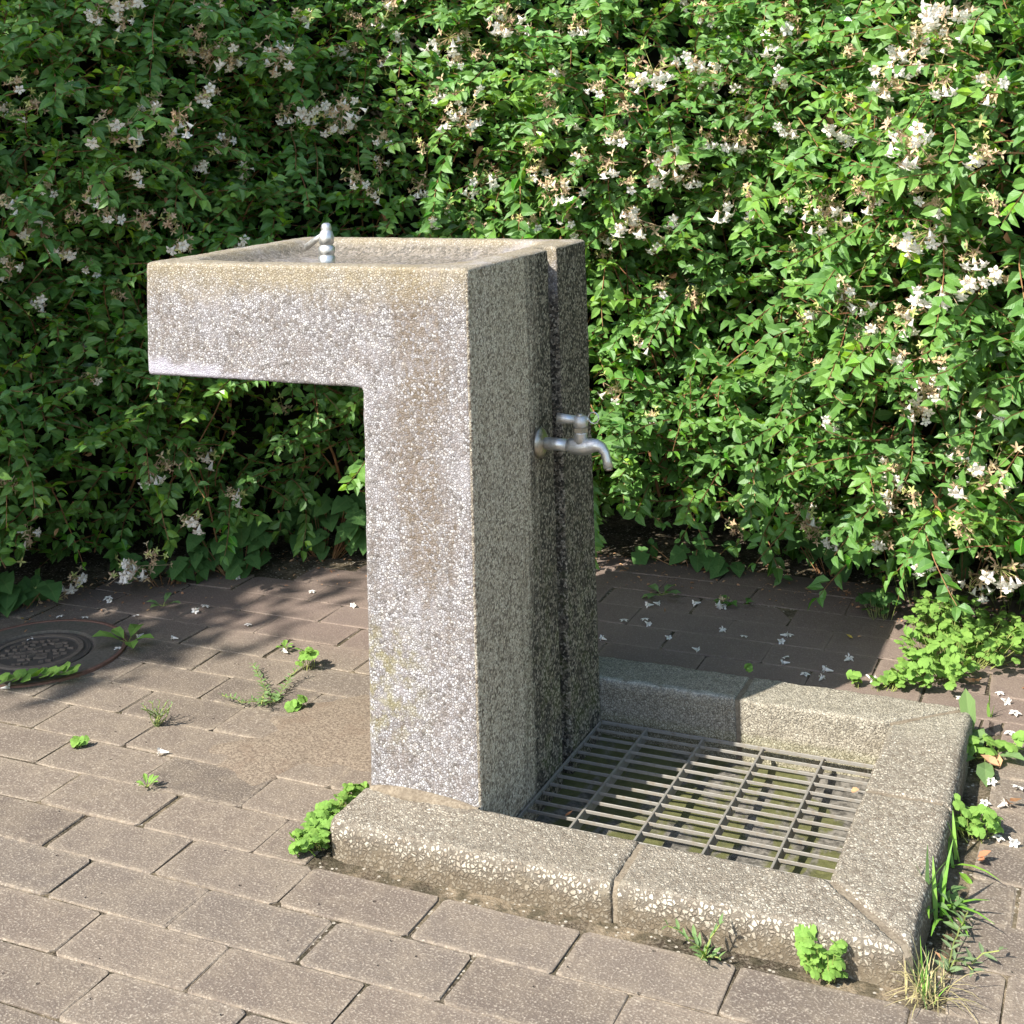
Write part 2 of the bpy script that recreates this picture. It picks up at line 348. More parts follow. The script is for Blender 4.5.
def tube(bm, pts, rad, n=10, cap=True):
    pts = [Vector(p) for p in pts]; rs = rad if isinstance(rad, (list, tuple)) else [rad]*len(pts)
    rings = []; up = None
    for i, p in enumerate(pts):
        d = (pts[min(i+1, len(pts)-1)] - pts[max(i-1, 0)]).normalized()
        if up is None: up = d.orthogonal().normalized()
        up = (up - d*up.dot(d)).normalized(); s = d.cross(up)
        rings.append([bm.verts.new(p + (up*math.cos(2*math.pi*k/n) + s*math.sin(2*math.pi*k/n))*rs[i]) for k in range(n)])
    for a, b in zip(rings, rings[1:]):
        for k in range(n): bm.faces.new((a[k], a[(k+1) % n], b[(k+1) % n], b[k]))
    if cap: bm.faces.new(rings[0][::-1]); bm.faces.new(rings[-1])
def lathe(bm, prof, n=24, c=(0, 0, 0), ax='z'):
    rings = []
    for r, h in prof:
        ring = []
        for k in range(n):
            a = 2*math.pi*k/n; u, v = r*math.cos(a), r*math.sin(a)
            q = (u, v, h) if ax == 'z' else (h, u, v)
            ring.append(bm.verts.new((c[0]+q[0], c[1]+q[1], c[2]+q[2])))
        rings.append(ring)
    for a, b in zip(rings, rings[1:]):
        for k in range(n): bm.faces.new((a[k], a[(k+1) % n], b[(k+1) % n], b[k]))
    bm.faces.new(rings[0][::-1]); bm.faces.new(rings[-1])

# numpy mesh soup: polygons with per-vertex tint / age and uv
class Soup:
    def __init__(s): s.v = []; s.f = []; s.uv = []; s.ti = []; s.ag = []; s.mi = []; s.n = 0
    def add(s, V, F, UV, ti, ag, mi=0):
        """V (N,k,3) copies of one template; F list of index tuples; UV (k,2)"""
        N, k, _ = V.shape; s.v.append(V.reshape(-1, 3)); s.uv.append(np.tile(UV, (N, 1)))
        s.ti.append(np.repeat(ti, k)); s.ag.append(np.repeat(ag, k))
        off = s.n + np.arange(N)*k
        for f in F:
            s.f.append((off[:, None] + np.array(f)[None, :])); s.mi.append(np.full(N, mi))
        s.n += N*k
    def mesh(s, name, smooth=False):
        V = np.concatenate(s.v); me = bpy.data.meshes.new(name)
        tot = [f.shape[0] for f in s.f]; sz = [f.shape[1] for f in s.f]
        loops = np.concatenate([f.reshape(-1) for f in s.f]).astype(np.int32)
        lt = np.concatenate([np.full(t, z) for t, z in zip(tot, sz)]).astype(np.int32)
        ls = np.concatenate([[0], np.cumsum(lt)[:-1]]).astype(np.int32)
        me.vertices.add(len(V)); me.vertices.foreach_set('co', V.astype(np.float32).reshape(-1))
        me.loops.add(len(loops)); me.loops.foreach_set('vertex_index', loops)
        me.polygons.add(len(ls)); me.polygons.foreach_set('loop_start', ls)
        try: me.polygons.foreach_set('loop_total', lt)
        except Exception: pass
        me.polygons.foreach_set('material_index', np.concatenate(s.mi).astype(np.int32))
        me.polygons.foreach_set('use_smooth', np.full(len(ls), smooth))
        me.update(calc_edges=True)
        uvl = me.uv_layers.new(name='UVMap'); UV = np.concatenate(s.uv)[loops]; uvl.data.foreach_set('uv', UV.astype(np.float32).reshape(-1))
        for nm, arr in (('tint', s.ti), ('age', s.ag)):
            at = me.attributes.new(nm, 'FLOAT', 'POINT'); at.data.foreach_set('value', np.concatenate(arr).astype(np.float32))
        me.validate(); return me
def norm(a): return a/np.maximum(np.linalg.norm(a, axis=-1, keepdims=True), 1e-9)
LEAF_UV = np.array([(.5, 0), (.5, .5), (.5, 1), (0, .25), (0.02, .62), (1, .25), (.98, .62)])
def leaves(sp, base, axis, nrm, L, Wd, ti, ag, fold=.16, droop=.14, mi=0, w1=.46, w2=.40, p1=.28, p2=.62):
    base = np.asarray(base, float); axis = norm(np.asarray(axis, float)); nrm = np.asarray(nrm, float)
    nrm = norm(nrm - axis*np.sum(axis*nrm, -1, keepdims=True)); sd = np.cross(axis, nrm)
    L = np.asarray(L)[:, None]; Wd = np.asarray(Wd)[:, None]
    fo = Wd*fold; dr = L*droop
    P = lambda t, s, n: base + axis*L*t + sd*Wd*s + nrm*n
    V = np.stack([P(0, 0, 0), P(.5, 0, 0*fo), P(1, 0, -dr), P(p1, w1, fo), P(p2, w2, fo*.8-dr*.25), P(p1, -w1, fo), P(p2, -w2, fo*.8-dr*.25)], 1)
    sp.add(V, [(0, 1, 3), (3, 1, 4), (4, 1, 2), (0, 5, 1), (5, 6, 1), (6, 2, 1)], LEAF_UV, np.asarray(ti), np.asarray(ag), mi)
def stems(sp, A, B, ra, rb, ti=0., mi=0):
    A = np.asarray(A, float); B = np.asarray(B, float); d = norm(B-A)
    o = norm(np.cross(d, np.where(np.abs(d[:, 2:3]) > .9, [[1., 0, 0]], [[0, 0, 1.]]))); q = np.cross(d, o)
    ra = np.broadcast_to(np.asarray(ra, float), len(A))[:, None]; rb = np.broadcast_to(np.asarray(rb, float), len(A))[:, None]
    vs = []
    for P_, r in ((A, ra), (B, rb)):
        for k in range(3):
            a = k*2*math.pi/3; vs.append(P_ + (o*math.cos(a)+q*math.sin(a))*r)
    sp.add(np.stack(vs, 1), [(0, 1, 4, 3), (1, 2, 5, 4), (2, 0, 3, 5)], np.full((6, 2), .5), np.full(len(A), ti), np.zeros(len(A)), mi)
def rn(*s): return RNG.standard_normal(s)
def ru(a, b, *s): return RNG.uniform(a, b, s if s else None)

# ------------------------------------------------------------------ dimensions (metres)
PW, PD, PH, ARM, AH = .18135, .48083, .80603, .4097, .182
KH, KB, KX, XI, ZG = .0465, .113, .117, .49346, -.01726

# ground, pavers -------------------------------------------------
bm = bmesh.new()
hx0, hx1, hy0, hy1 = -.1, XI+.03, -.03, PD+.03          # opening of the sump, under the kerb
G = 30.
for (a, b_, c, d) in ((-G, hx0, -G, G), (hx1, G, -G, G), (hx0, hx1, -G, hy0), (hx0, hx1, hy1, G)):
    vs = [bm.verts.new((x, y, -.0024)) for x, y in ((a, c), (b_, c), (b_, d), (a, d))]; bm.faces.new(vs)
tag(bm_obj('ground', bm, MT['soil']), kind='structure')

class Pav:
    def __init__(s): s.V = []; s.F = []; s.t = []; s.r = []
    def add(s, x0, x1, y0, y1, rnd):
        if x1-x0 < .012 or y1-y0 < .012: return
        g = .0009 + rnd.random()**2*.0018; x0 += g; x1 -= g; y0 += g*.45; y1 -= g*.45
        cx, cy = (x0+x1)/2, (y0+y1)/2; a = rnd.gauss(0, .007); ca, sa = math.cos(a), math.sin(a)
        z = rnd.gauss(0, .0006); tx, ty = rnd.gauss(0, .004), rnd.gauss(0, .004); tint = rnd.random()
        n = len(s.V)
        wx = rnd.random()
        for (ins, zz, rim) in ((0, -.03, 1), (0, -.0016, 1), (.0010, -.0005, 1), (.0022, 0, .9), (.012, 0, 0)):
            # rounded outline with corner cuts
            c = .0035+.004*rnd.random()
            X0, X1, Y0, Y1 = x0+ins, x1-ins, y0+ins, y1-ins
            for px, py in ((X0+c, Y0), (X1-c, Y0), (X1, Y0+c), (X1, Y1-c), (X1-c, Y1), (X0+c, Y1), (X0, Y1-c), (X0, Y0+c)):
                jx = rnd.gauss(0, .0009); jy = rnd.gauss(0, .0007)
                u, v = px-cx+jx, py-cy+jy
                s.V.append((cx+u*ca-v*sa, cy+u*sa+v*ca, z+zz+u*tx+v*ty)); s.t.append(tint); s.r.append(rim)
        for k in range(4):
            for i in range(8):
                j = (i+1) % 8; s.F.append((n+k*8+i, n+k*8+j, n+k*8+8+j, n+k*8+8+i))
        s.F.append(tuple(n+32+i for i in range(8)))
pav = Pav(); rnd = random.Random(5)
HX0, HX1, HY0, HY1 = -.205, .648, -.140, .606          # hole left for kerb and pillar
MC, MR = (-1.130, .322), .172                            # round cover
MIA, MIB = None, None
for i in range(-16, 10):
    yt = -.1418 - (i-1)*(.0965 if i >= 1 else .1003); yb = yt - (.0965 if i >= 1 else .1003)
    off = .012 if i % 2 else .108
    for n in range(-13, 9):
        x0 = off + .2*n + rnd.gauss(0, .0012); x1 = off+.2*(n+1) + rnd.gauss(0, .0012)
        if x0 > 1.9: continue
        # the bed under the hedge is bare
        cxm, cym = (x0+x1)/2, (yb+yt)/2
        if cym > 1.30 or (cxm < -.75 and cym > 1.14 + (cxm+.75)*.95): continue
        if x0 < HX1 and x1 > HX0 and yb < HY1 and yt > HY0:
            pav.add(x0, HX0, yb, yt, rnd) if x0 < HX0 else None
            pav.add(HX1, x1, yb, yt, rnd) if x1 > HX1 else None
            a0, a1 = max(x0, HX0), min(x1, HX1)
            if yb < HY0: pav.add(a0, a1, yb, HY0, rnd)
            if yt > HY1: pav.add(a0, a1, HY1, yt, rnd)
        else: pav.add(x0, x1, yb, yt, rnd)
me = bpy.data.meshes.new('paving'); me.from_pydata(pav.V, [], pav.F)
for nm, arr in (('tint', pav.t), ('rim', pav.r)):
    at = me.attributes.new(nm, 'FLOAT', 'POINT'); at.data.foreach_set('value', arr)
tag(link('paving', me, MT['paver']), kind='structure')

# coarse mortar spilled over the pavers beside the pillar
bm = bmesh.new(); c0 = (-.37, .20); N1, N2 = 60, 16; prev = None
cen = bm.verts.new((c0[0], c0[1], .0035))
for j in range(1, N2+1):
    ring = []
    for k in range(N1):
        a = 2*math.pi*k/N1; rr = (.155 + .03*math.sin(3*a+1) + .02*math.sin(7*a) + .012*math.sin(13*a+2))*j/N2
        x, y = c0[0]+rr*1.25*math.cos(a)+.06*math.sin(a)*j/N2, c0[1]+rr*math.sin(a)
        ring.append(bm.verts.new((x, y, .0045*(1-(j/N2)**3)-.0012+rnd.gauss(0, .0003))))
    for k in range(N1):
        if prev: bm.faces.new((prev[k], ring[k], ring[(k+1) % N1], prev[(k+1) % N1]))
        else: bm.faces.new((cen, ring[k], ring[(k+1) % N1]))
    prev = ring
tag(bm_obj('mortar_ground_patch', bm, MT['spill'], smooth=True), kind='structure')

# sump under the grate -------------------------------------------
bm = bmesh.new()
x0, x1, y0, y1, zb = -.03, XI+.012, -.008, PD+.008, -.062
nx, ny = 24, 24; g = [[bm.verts.new((x0+(x1-x0)*i/nx, y0+(y1-y0)*j/ny, zb+.010*((i/nx-.45)**2+(j/ny-.5)**2)*4+rnd.gauss(0, .001))) for j in range(ny+1)] for i in range(nx+1)]
for i in range(nx):
    for j in range(ny): bm.faces.new((g[i][j], g[i+1][j], g[i+1][j+1], g[i][j+1]))
t0 = [bm.verts.new((x, y, -.0465)) for x, y in ((x0, y0), (x1, y0), (x1, y1), (x0, y1))]
def wall(vs, a, b):
    a2 = bm.verts.new((a.co.x, a.co.y, -.012)); b2 = bm.verts.new((b.co.x, b.co.y, -.012)); bm.faces.new((vs[0], vs[-1], b2, a2) if len(vs) == 2 else vs + [b2, a2])
wall([g[i][0] for i in range(nx+1)], g[0][0], g[nx][0]); wall([g[nx][j] for j in range(ny+1)], g[nx][0], g[nx][ny])
wall([g[i][ny] for i in range(nx, -1, -1)], g[nx][ny], g[0][ny]); wall([g[0][j] for j in range(ny, -1, -1)], g[0][ny], g[0][0])
for v in t0: bm.verts.remove(v)
tag(bm_obj('drain_pit', bm, MT['sump']), kind='structure')

# ------------------------------------------------------------------ rough stone modifiers
def tex(name, kind, size, **kw):
    t = bpy.data.textures.new(name, kind)
    if hasattr(t, 'noise_scale'): t.noise_scale = size
    for k, v in kw.items(): setattr(t, k, v)
    return t
T_PEB = tex('pebble_relief', 'VORONOI', .0075); T_FINE = tex('grain_relief', 'CLOUDS', .011); T_WEAR = tex('wear_relief', 'CLOUDS', .05)
def rough(o, vox, disp):
    r = o.modifiers.new('r', 'REMESH'); r.mode = 'VOXEL'; r.voxel_size = vox; r.use_smooth_shade = True
    sm = o.modifiers.new('s', 'SMOOTH'); sm.factor = .5; sm.iterations = 1
    for t, st in disp:
        d = o.modifiers.new('d', 'DISPLACE'); d.texture = t; d.strength = st; d.mid_level = .5; d.texture_coords = 'LOCAL'

# ------------------------------------------------------------------ drinking fountain
FT = empty('drinking_fountain', (0, 0, 0), 'concrete drinking fountain shaped like an upside-down L with a tap on its shaded side', 'drinking fountain')
bm = bmesh.new()
prof = [(-PW, -.09), (0, -.09), (0, PH), (-PW-ARM, PH), (-PW-ARM+.003, PH-AH), (-PW, PH-AH)]
a = [bm.verts.new((x, 0, z)) for x, z in prof]; b = [bm.verts.new((x, PD, z)) for x, z in prof]
bm.faces.new(a); bm.faces.new(b[::-1])
for i in range(6): bm.faces.new((a[i], b[i], b[(i+1) % 6], a[(i+1) % 6]))
bmesh.ops.recalc_face_normals(bm, faces=bm.faces)
bmesh.ops.bevel(bm, geom=[e for e in bm.edges], offset=.003, segments=2, affect='EDGES', profile=.6)
body = bm_obj('body', bm, MT['fountain'], FT)
# cutters are merged away with a real boolean before rendering
def cutter(bm):
    me = bpy.data.meshes.new('cut'); bmesh.ops.recalc_face_normals(bm, faces=bm.faces); bm.to_mesh(me); bm.free(); o = bpy.data.objects.new('cut', me); COL.objects.link(o); return o
bmc = bmesh.new(); boxb(bmc, -.026, .05, .306, .343, -.2, 1.0); c1 = cutter(bmc)
bmc = bmesh.new()
bx0, bx1, by0, by1 = -PW-ARM+.042, -.052, .048, PD-.030
rings = []
def srect(cx, cy, hx, hy, e, n=64):
    out = []
    for k in range(n):
        t_ = 2*math.pi*k/n; c_, s_ = math.cos(t_), math.sin(t_)
        out.append((cx+hx*math.copysign(abs(c_)**(2/e), c_), cy+hy*math.copysign(abs(s_)**(2/e), s_)))
    return out
for (k, z, e) in ((1.07, PH+.02, 7), (1.02, PH+.0005, 7), (.985, PH-.008, 7), (.93, PH-.020, 6), (.84, PH-.030, 5), (.6, PH-.037, 4), (.2, PH-.041, 3)):
    rings.append([bmc.verts.new((x, y, z)) for x, y in srect((bx0+bx1)/2, (by0+by1)/2, (bx1-bx0)/2*k, (by1-by0)/2*(k if k < 1 else 1+(k-1)*1.0), e)])
for r0, r1 in zip(rings, rings[1:]):
    for k in range(64): bmc.faces.new((r0[k], r0[(k+1) % 64], r1[(k+1) % 64], r1[k]))
bmc.faces.new(rings[0]); bmc.faces.new(rings[-1][::-1]); c2 = cutter(bmc)
for c in (c1, c2):
    m_ = body.modifiers.new('b', 'BOOLEAN'); m_.operation = 'DIFFERENCE'; m_.object = c; m_.solver = 'EXACT'
rough(body, .0042, [(T_FINE, .0013), (T_WEAR, .0025)])
def bake(o):
    dg = bpy.context.evaluated_depsgraph_get(); dg.update()
    me = bpy.data.meshes.new_from_object(o.evaluated_get(dg)); o.modifiers.clear(); old = o.data; o.data = me; me.name = o.name
    for p in me.polygons: p.use_smooth = True
    if not len(me.materials): me.materials.append(old.materials[0])
bake(body)
for c in (c1, c2): bpy.data.objects.remove(c, do_unlink=True)

# bubbler on the rim
def spout():
    bx, by, bz = -.296, .088, PH-.020
    bm = bmesh.new()
    lathe(bm, [(.0140, 0), (.0140, .024), (.0125, .026), (.0125, .029), (.0138, .031), (.0140, .037), (.0120, .041), (.0105, .042), (.0105, .045), (.0122, .0455),
               (.0124, .056), (.0100, .064), (.0086, .0655), (.0082, .067), (.0086, .070), (.0078, .0755), (.0045, .0785)], 28, (bx, by, bz))
    s = bm_obj('bubbler_spout', bm, MT['chrome'], FT, smooth=True)
    bm = bmesh.new(); tube(bm, [(bx-.006, by+.003, bz+.060), (bx-.022, by+.006, bz+.052), (bx-.046, by+.012, bz+.038)], [.0042, .0050, .0058], 8)
    lever = bm_obj('lever', bm, MT['chrome'], s, smooth=True)
spout()
# side tap
def tap():
    y, z = .245, .5015
    bm = bmesh.new(); lathe(bm, [(.0235, .0005), (.0245, .002), (.0225, .006), (.015, .010), (.0105, .012)], 32, (0, y, z), 'x')
    tb = bmesh.new()
    tube(tb, [(.008, y, z), (.030, y, z), (.052, y, z-.0005)], [.0098, .0098, .0098], 20)
    tube(tb, [(.050, y, z-.0005), (.058, y, z-.001), (.068, y, z-.001), (.080, y, z-.001), (.090, y, z+.002), (.100, y, z+.003), (.108, y, z+.000), (.1135, y, z-.008), (.1165, y, z-.020), (.1185, y, z-.030)],
         [.0102, .0118, .0130, .0128, .0115, .0098, .0086, .0076, .0072, .0078], 20)
    tube(tb, [(.073, y, z+.004), (.073, y, z+.016), (.073, y, z+.020), (.073, y, z+.022)], [.0115, .0102, .0112, .0112], 20)
    t_ = bm_obj('tap', tb, MT['chrome'], FT, smooth=True)
    fl = bm_obj('wall_flange', bm, MT['dullmetal'], t_, smooth=True)
    nb = bmesh.new(); lathe(nb, [(.0118, z+.0215), (.0125, z+.0225), (.0125, z+.0285), (.0105, z+.030)], 6, (.073, y, 0)); bm_obj('packing_nut', nb, MT['dullmetal'], t_)
    hb = bmesh.new(); lathe(hb, [(.007, z+.029), (.0118, z+.031), (.0125, z+.038), (.0112, z+.046), (.007, z+.0475)], 20, (.073, y, 0))
    tube(hb, [(.068, y-.003, z+.041), (.052, y-.008, z+.043), (.038, y-.012, z+.044)], [.0066, .0070, .0082], 12)
    tube(hb, [(.078, y+.002, z+.041), (.086, y+.004, z+.042)], [.005, .004], 12)
    h = bm_obj('tap_handle', hb, MT['chrome'], t_, smooth=True)
    sb = bmesh.new(); lathe(sb, [(.0058, z+.0462), (.0062, z+.0475), (.0058, z+.050), (.004, z+.051)], 16, (.073, y, 0)); bm_obj('handle_screw', sb, MT['dullmetal'], t_, smooth=True)
    rb = bmesh.new(); tube(rb, [(.0935+.0088*math.cos(q), y+.006, z+.044+.0088*math.sin(q)) for q in np.linspace(0, 2*math.pi, 17)], .0011, 6, False)
    bm_obj('wire_ring', rb, MT['chrome'], t_, smooth=True)
    db = bmesh.new(); tube(db, [(.1185, y, z-.029), (.119, y, z-.034)], [.0066, .0064], 14); bm_obj('outlet_tip', db, MT['dullmetal'], t_, smooth=True)
tap()

# ------------------------------------------------------------------ kerb round the drain
KT = empty('kerb_surround', (.2, .2, 0), 'low pebbled concrete kerb enclosing the drain beside the fountain', 'kerb')
def kerb(pts, out_edges, tint_loc=0):
    """pts polygon (ccw); out_edges: indices of edges (i,i+1) whose top is well rounded"""
    bm = bmesh.new(); top, fs = prism(bm, pts, -.07, KH)
    for i in range(len(pts)):
        e = bm.edges.get((top[i], top[(i+1) % len(pts)]))
        e.tag = True; 
    big = [bm.edges.get((top[i], top[(i+1) % len(pts)])) for i in out_edges]
    bmesh.ops.bevel(bm, geom=big, offset=.012, segments=4, affect='EDGES', profile=.5)
    o = bm_obj('kerb_stone', bm, MT['kerb'], KT)
    o.location = (-.2, -.2, 0)
    rough(o, .0036, [(T_PEB, .0018), (T_WEAR, .0045)]); bake(o)
    return o
g_ = .0042
xo, yo, yb = XI+KX, -KB, PD+.107
xl = -PW-.010
kerb([(xl, -.092), (xl+.012, -.108), (xl+.04, -KB-.001), (.242-g_, -KB), (.242-g_, 0), (xl-.002, 0)], [0, 1, 2, 5])
kerb([(.242+g_, -KB), (xo-g_*1.8, yo), (XI-g_*1.4, 0), (.242+g_, 0)], [0])
kerb([(xo, yo+g_*1.8), (xo+.005, .246-g_), (XI, .249-g_), (XI, 0+g_*1.4)], [0])
kerb([(XI, .249+g_), (xo+.005, .246+g_), (xo-.002, yb-g_*1.8), (XI, PD-g_*1.4)], [1])
kerb([(.243+g_, PD), (XI-g_*1.4, PD), (xo-.006, yb), (.243+g_, yb)], [2])
kerb([(-PW+.01, PD+.002), (.243-g_, PD+.001), (.243-g_, yb), (-PW+.01, yb)], [2])
bm = bmesh.new()   # mortar in the joints
def joint(p, q, w=.0052, zt=KH-.0028, round_=.009):
    p, q = Vector(p), Vector(q); d = (q-p).normalized(); s = Vector((-d.y, d.x))*w
    a_, c_ = p + d*.004, q - d*.004
    ins = d*round_
    vs = [(a_-s, -.06), (a_+s, -.06), (c_+s, -.06), (c_-s, -.06)]
    lo = [bm.verts.new((v.x-.2, v.y-.2, z)) for v, z in vs]
    mi_ = [bm.verts.new((v.x-.2, v.y-.2, zt-round_)) for v, z in vs]
    hi = [bm.verts.new((v.x-.2, v.y-.2, zt)) for v in (a_-s+ins, a_+s+ins, c_+s, c_-s)]
    for A, B in ((lo, mi_), (mi_, hi)):
        for k in range(4): bm.faces.new((A[k], A[(k+1) % 4], B[(k+1) % 4], B[k]))
    bm.faces.new(hi); bm.faces.new(lo[::-1])
joint((.242, -KB), (.242, 0)); joint((xo, yo), (XI, 0), .0056); joint((xo+.005, .246), (XI, .249)); joint((xo-.003, yb), (XI, PD)); joint((.243, yb), (.243, PD))
bm_obj('joint_mortar', bm, MT['mortar'], KT)
bm = bmesh.new()   # mortar fillet where the front kerb meets the pillar
prev = None
for i in range(25):
    u = i/24; x = -PW + .002 + (PW-.004)*u; hh = KH + .001 + .009*math.sin(math.pi*min(1, u*1.05))**.6*(1-u*.35); w_ = .006+.014*math.sin(math.pi*u)**.7
    r = [bm.verts.new((x-.2, y_-.2, z_)) for y_, z_ in ((.004, hh), (-.001, hh), (-w_*.5, KH+.002+(hh-KH)*.35), (-w_, KH-.002), (.004, KH-.004))]
    if prev:
        for k in range(4): bm.faces.new((prev[k], prev[k+1], r[k+1], r[k]))
    prev = r
bm_obj('mortar_fillet', bm, MT['mortar'], KT, smooth=True)

# ------------------------------------------------------------------ grate
GR = empty('drain_grate', (.25, .24, ZG), 'grey steel bar grate over the mossy drain inside the kerb', 'drain grate')
def gbox(name, boxes, bev=.0004):
    bm = bmesh.new()
    for q in boxes: boxb(bm, q[0]-.25, q[1]-.25, q[2]-.24, q[3]-.24, q[4]-ZG, q[5]-ZG)
    bmesh.ops.bevel(bm, geom=bm.edges[:], offset=bev, segments=1, affect='EDGES')
    return bm_obj(name, bm, MT['steel'], GR)
ys = [.436-.0293*k for k in range(15)]
ys = [y for y in ys if y > .02]
gx0, gx1 = .008, XI-.004
gbox('frame', [(gx0-.005, gx0-.0015, .006, .462, ZG-.005, ZG+.0005), (gx0-.0015, gx1, .4645, .4675, ZG-.005, ZG+.0005), (gx0-.0015, gx1, .004, .007, ZG-.005, ZG+.0005)])
for k, y in enumerate(ys):
    gbox('bearing_bar', [(gx0, gx1, y-.0010, y+.0010, ZG-.0048, ZG)])
for x in (.0885, .1885, .2895, .3885, .4885-.02):
    if x > .45: continue
    bm = bmesh.new(); boxb(bm, x-.25-.0019, x-.25+.0019, .0085-.24, .462-.24, -.017, .0009); bmesh.ops.bevel(bm, geom=bm.edges[:], offset=.0005, segments=1, affect='EDGES')
    bm_obj('cross_bar', bm, MT['steel'], GR)

# ------------------------------------------------------------------ round cover
CT = empty('inspection_cover', (MC[0], MC[1], 0), 'small round cast iron cover set in a grey concrete disc with a red clay rim', 'drain cover')
bm = bmesh.new(); lathe(bm, [(.163, -.02), (.163, .0030), (.160, .0042), (.112, .0042), (.110, .0034), (.106, -.004), (.02, -.004)], 72); bm_obj('collar', bm, MT['collar'], CT)
bm = bmesh.new()
pr = [(.163, -.02), (.163, .0030), (.1655, .0048), (.172, .0042), (.1735, -.02)]
rings = [[bm.verts.new((r*math.cos(2*math.pi*k/72), r*math.sin(2*math.pi*k/72), z)) for k in range(72)] for r, z in pr]
for a_, b_ in zip(rings, rings[1:]):
    for k in range(72): bm.faces.new((a_[k], a_[(k+1) % 72], b_[(k+1) % 72], b_[k]))
bm_obj('clay_rim', bm, MT['clay'], CT, smooth=False)
bm = bmesh.new()
lathe(bm, [(.103, -.012), (.103, .0015), (.101, .0022), (.096, .0022), (.094, .0008), (.0885, .0008), (.0875, .0032), (.078, .0034), (.0765, .0008), (.03, .0006)], 72)
bm_obj('iron_lid', bm, MT['iron'], CT)
bm2 = bmesh.new()
rg = [[bm2.verts.new((r*math.cos(2*math.pi*k/72), r*math.sin(2*math.pi*k/72), z)) for k in range(72)] for r, z in ((.0885, .0008), (.0872, .0042), (.0785, .0044), (.077, .0008))]
for a_, b_ in zip(rg, rg[1:]):
    for k in range(72): bm2.faces.new((a_[k], a_[(k+1) % 72], b_[(k+1) % 72], b_[k]))
bm_obj('lid_ring', bm2, MT['worniron'], CT)
bm = bmesh.new(); r2 = random.Random(3)
for row in range(-3, 4):
    wd = math.sqrt(max(0, .068**2-(row*.0185)**2)); x = -wd
    while x < wd-.008:
        l = r2.uniform(.006, .013)
        if r2.random() < .85:
            a0 = r2.uniform(-.8, .8); cx_, cy_ = x+l/2, row*.0185+r2.gauss(0, .002)
            d = Vector((math.cos(a0), math.sin(a0)))*r2.uniform(.004, .0075); s = Vector((-d.y, d.x)).normalized()*.0021
            P_ = [Vector((cx_, cy_))+q for q in (-d-s, d-s, d+s, -d+s)]
            prism(bm, [(q.x, q.y) for q in P_], .0004, .0042)
        x += l+.003
bm_obj('raised_pattern', bm, MT['worniron'], CT)
CT.rotation_euler = (0, 0, R(35))

# ------------------------------------------------------------------ hedge
BP = np.array([(-3.6, -2.6), (-2.9, -1.6), (-2.35, -.6), (-1.85, .05), (-1.41, .50), (-1.09, .80), (-.80, 1.07), (-.35, 1.17), (.0, 1.20), (.25, 1.19), (.62, 1.06), (1.05, .93), (1.6, .95), (2.4, 1.1)])
def resample(P, n):
    # catmull-rom
    out = []
    for i in range(len(P)-1):
        p0, p1, p2, p3 = P[max(i-1, 0)], P[i], P[i+1], P[min(i+2, len(P)-1)]
        for t in np.linspace(0, 1, 20, endpoint=False):
            out.append(.5*((2*p1)+(-p0+p2)*t+(2*p0-5*p1+4*p2-p3)*t*t+(-p0+3*p1-3*p2+p3)*t**3))
    out.append(P[-1]); out = np.array(out); d = np.concatenate([[0], np.cumsum(np.linalg.norm(np.diff(out, axis=0), axis=1))])
    s = np.linspace(0, d[-1], n); return np.stack([np.interp(s, d, out[:, 0]), np.interp(s, d, out[:, 1])], 1), s
PATH, PS = resample(BP, 400); STOT = PS[-1]
TAN = norm(np.gradient(PATH, axis=0)); NRM = np.stack([TAN[:, 1], -TAN[:, 0]], 1)   # towards the paving
HTOP = 1.62
# smooth value noise on (s,z)
_gr = np.random.default_rng(4).standard_normal((3, 96, 48))
def vnoise(s, z, sc, k):
    x = s/sc+7.3*k; y = z/sc+3.1*k; xi = np.floor(x).astype(int); yi = np.floor(y).astype(int); fx = x-xi; fy = y-yi
    fx = fx*fx*(3-2*fx); fy = fy*fy*(3-2*fy); gk = _gr[k]
    q = lambda a, b: gk[a % 96, b % 48]
    return (q(xi, yi)*(1-fx)+q(xi+1, yi)*fx)*(1-fy)+(q(xi, yi+1)*(1-fx)+q(xi+1, yi+1)*fx)*fy
def surf(s, z, lump=True):
    s = np.asarray(s, float); z = np.asarray(z, float)
    p = np.stack([np.interp(s, PS, PATH[:, 0]), np.interp(s, PS, PATH[:, 1])], -1)
    n = norm(np.stack([np.interp(s, PS, NRM[:, 0]), np.interp(s, PS, NRM[:, 1])], -1))
    bul = np.interp(z, [0, .12, .35, .7, 1.1, 1.4, HTOP, 1.9], [-.12, .0, .07, .10, .10, .05, -.10, -.35])
    right = np.clip((p[:, 0]+.1)/.8, 0, 1.2)*np.interp(z, [0, .3, .8, 1.3, 1.6], [-.02, .05, .16, .20, .05])
    o = bul+right
    if lump: o = o + .062*vnoise(s, z, .33, 0) + .040*vnoise(s, z, .15, 1)
    q = p + n*o[:, None]
    return np.concatenate([q, z[:, None]], 1), np.concatenate([n, np.zeros((len(n), 1))], 1)
HG = empty('flowering_hedge', (0, 1.5, 0), 'dense green flowering hedge with small glossy leaves and white blossom behind the fountain', 'hedge')
HG.location = (0, 0, 0)
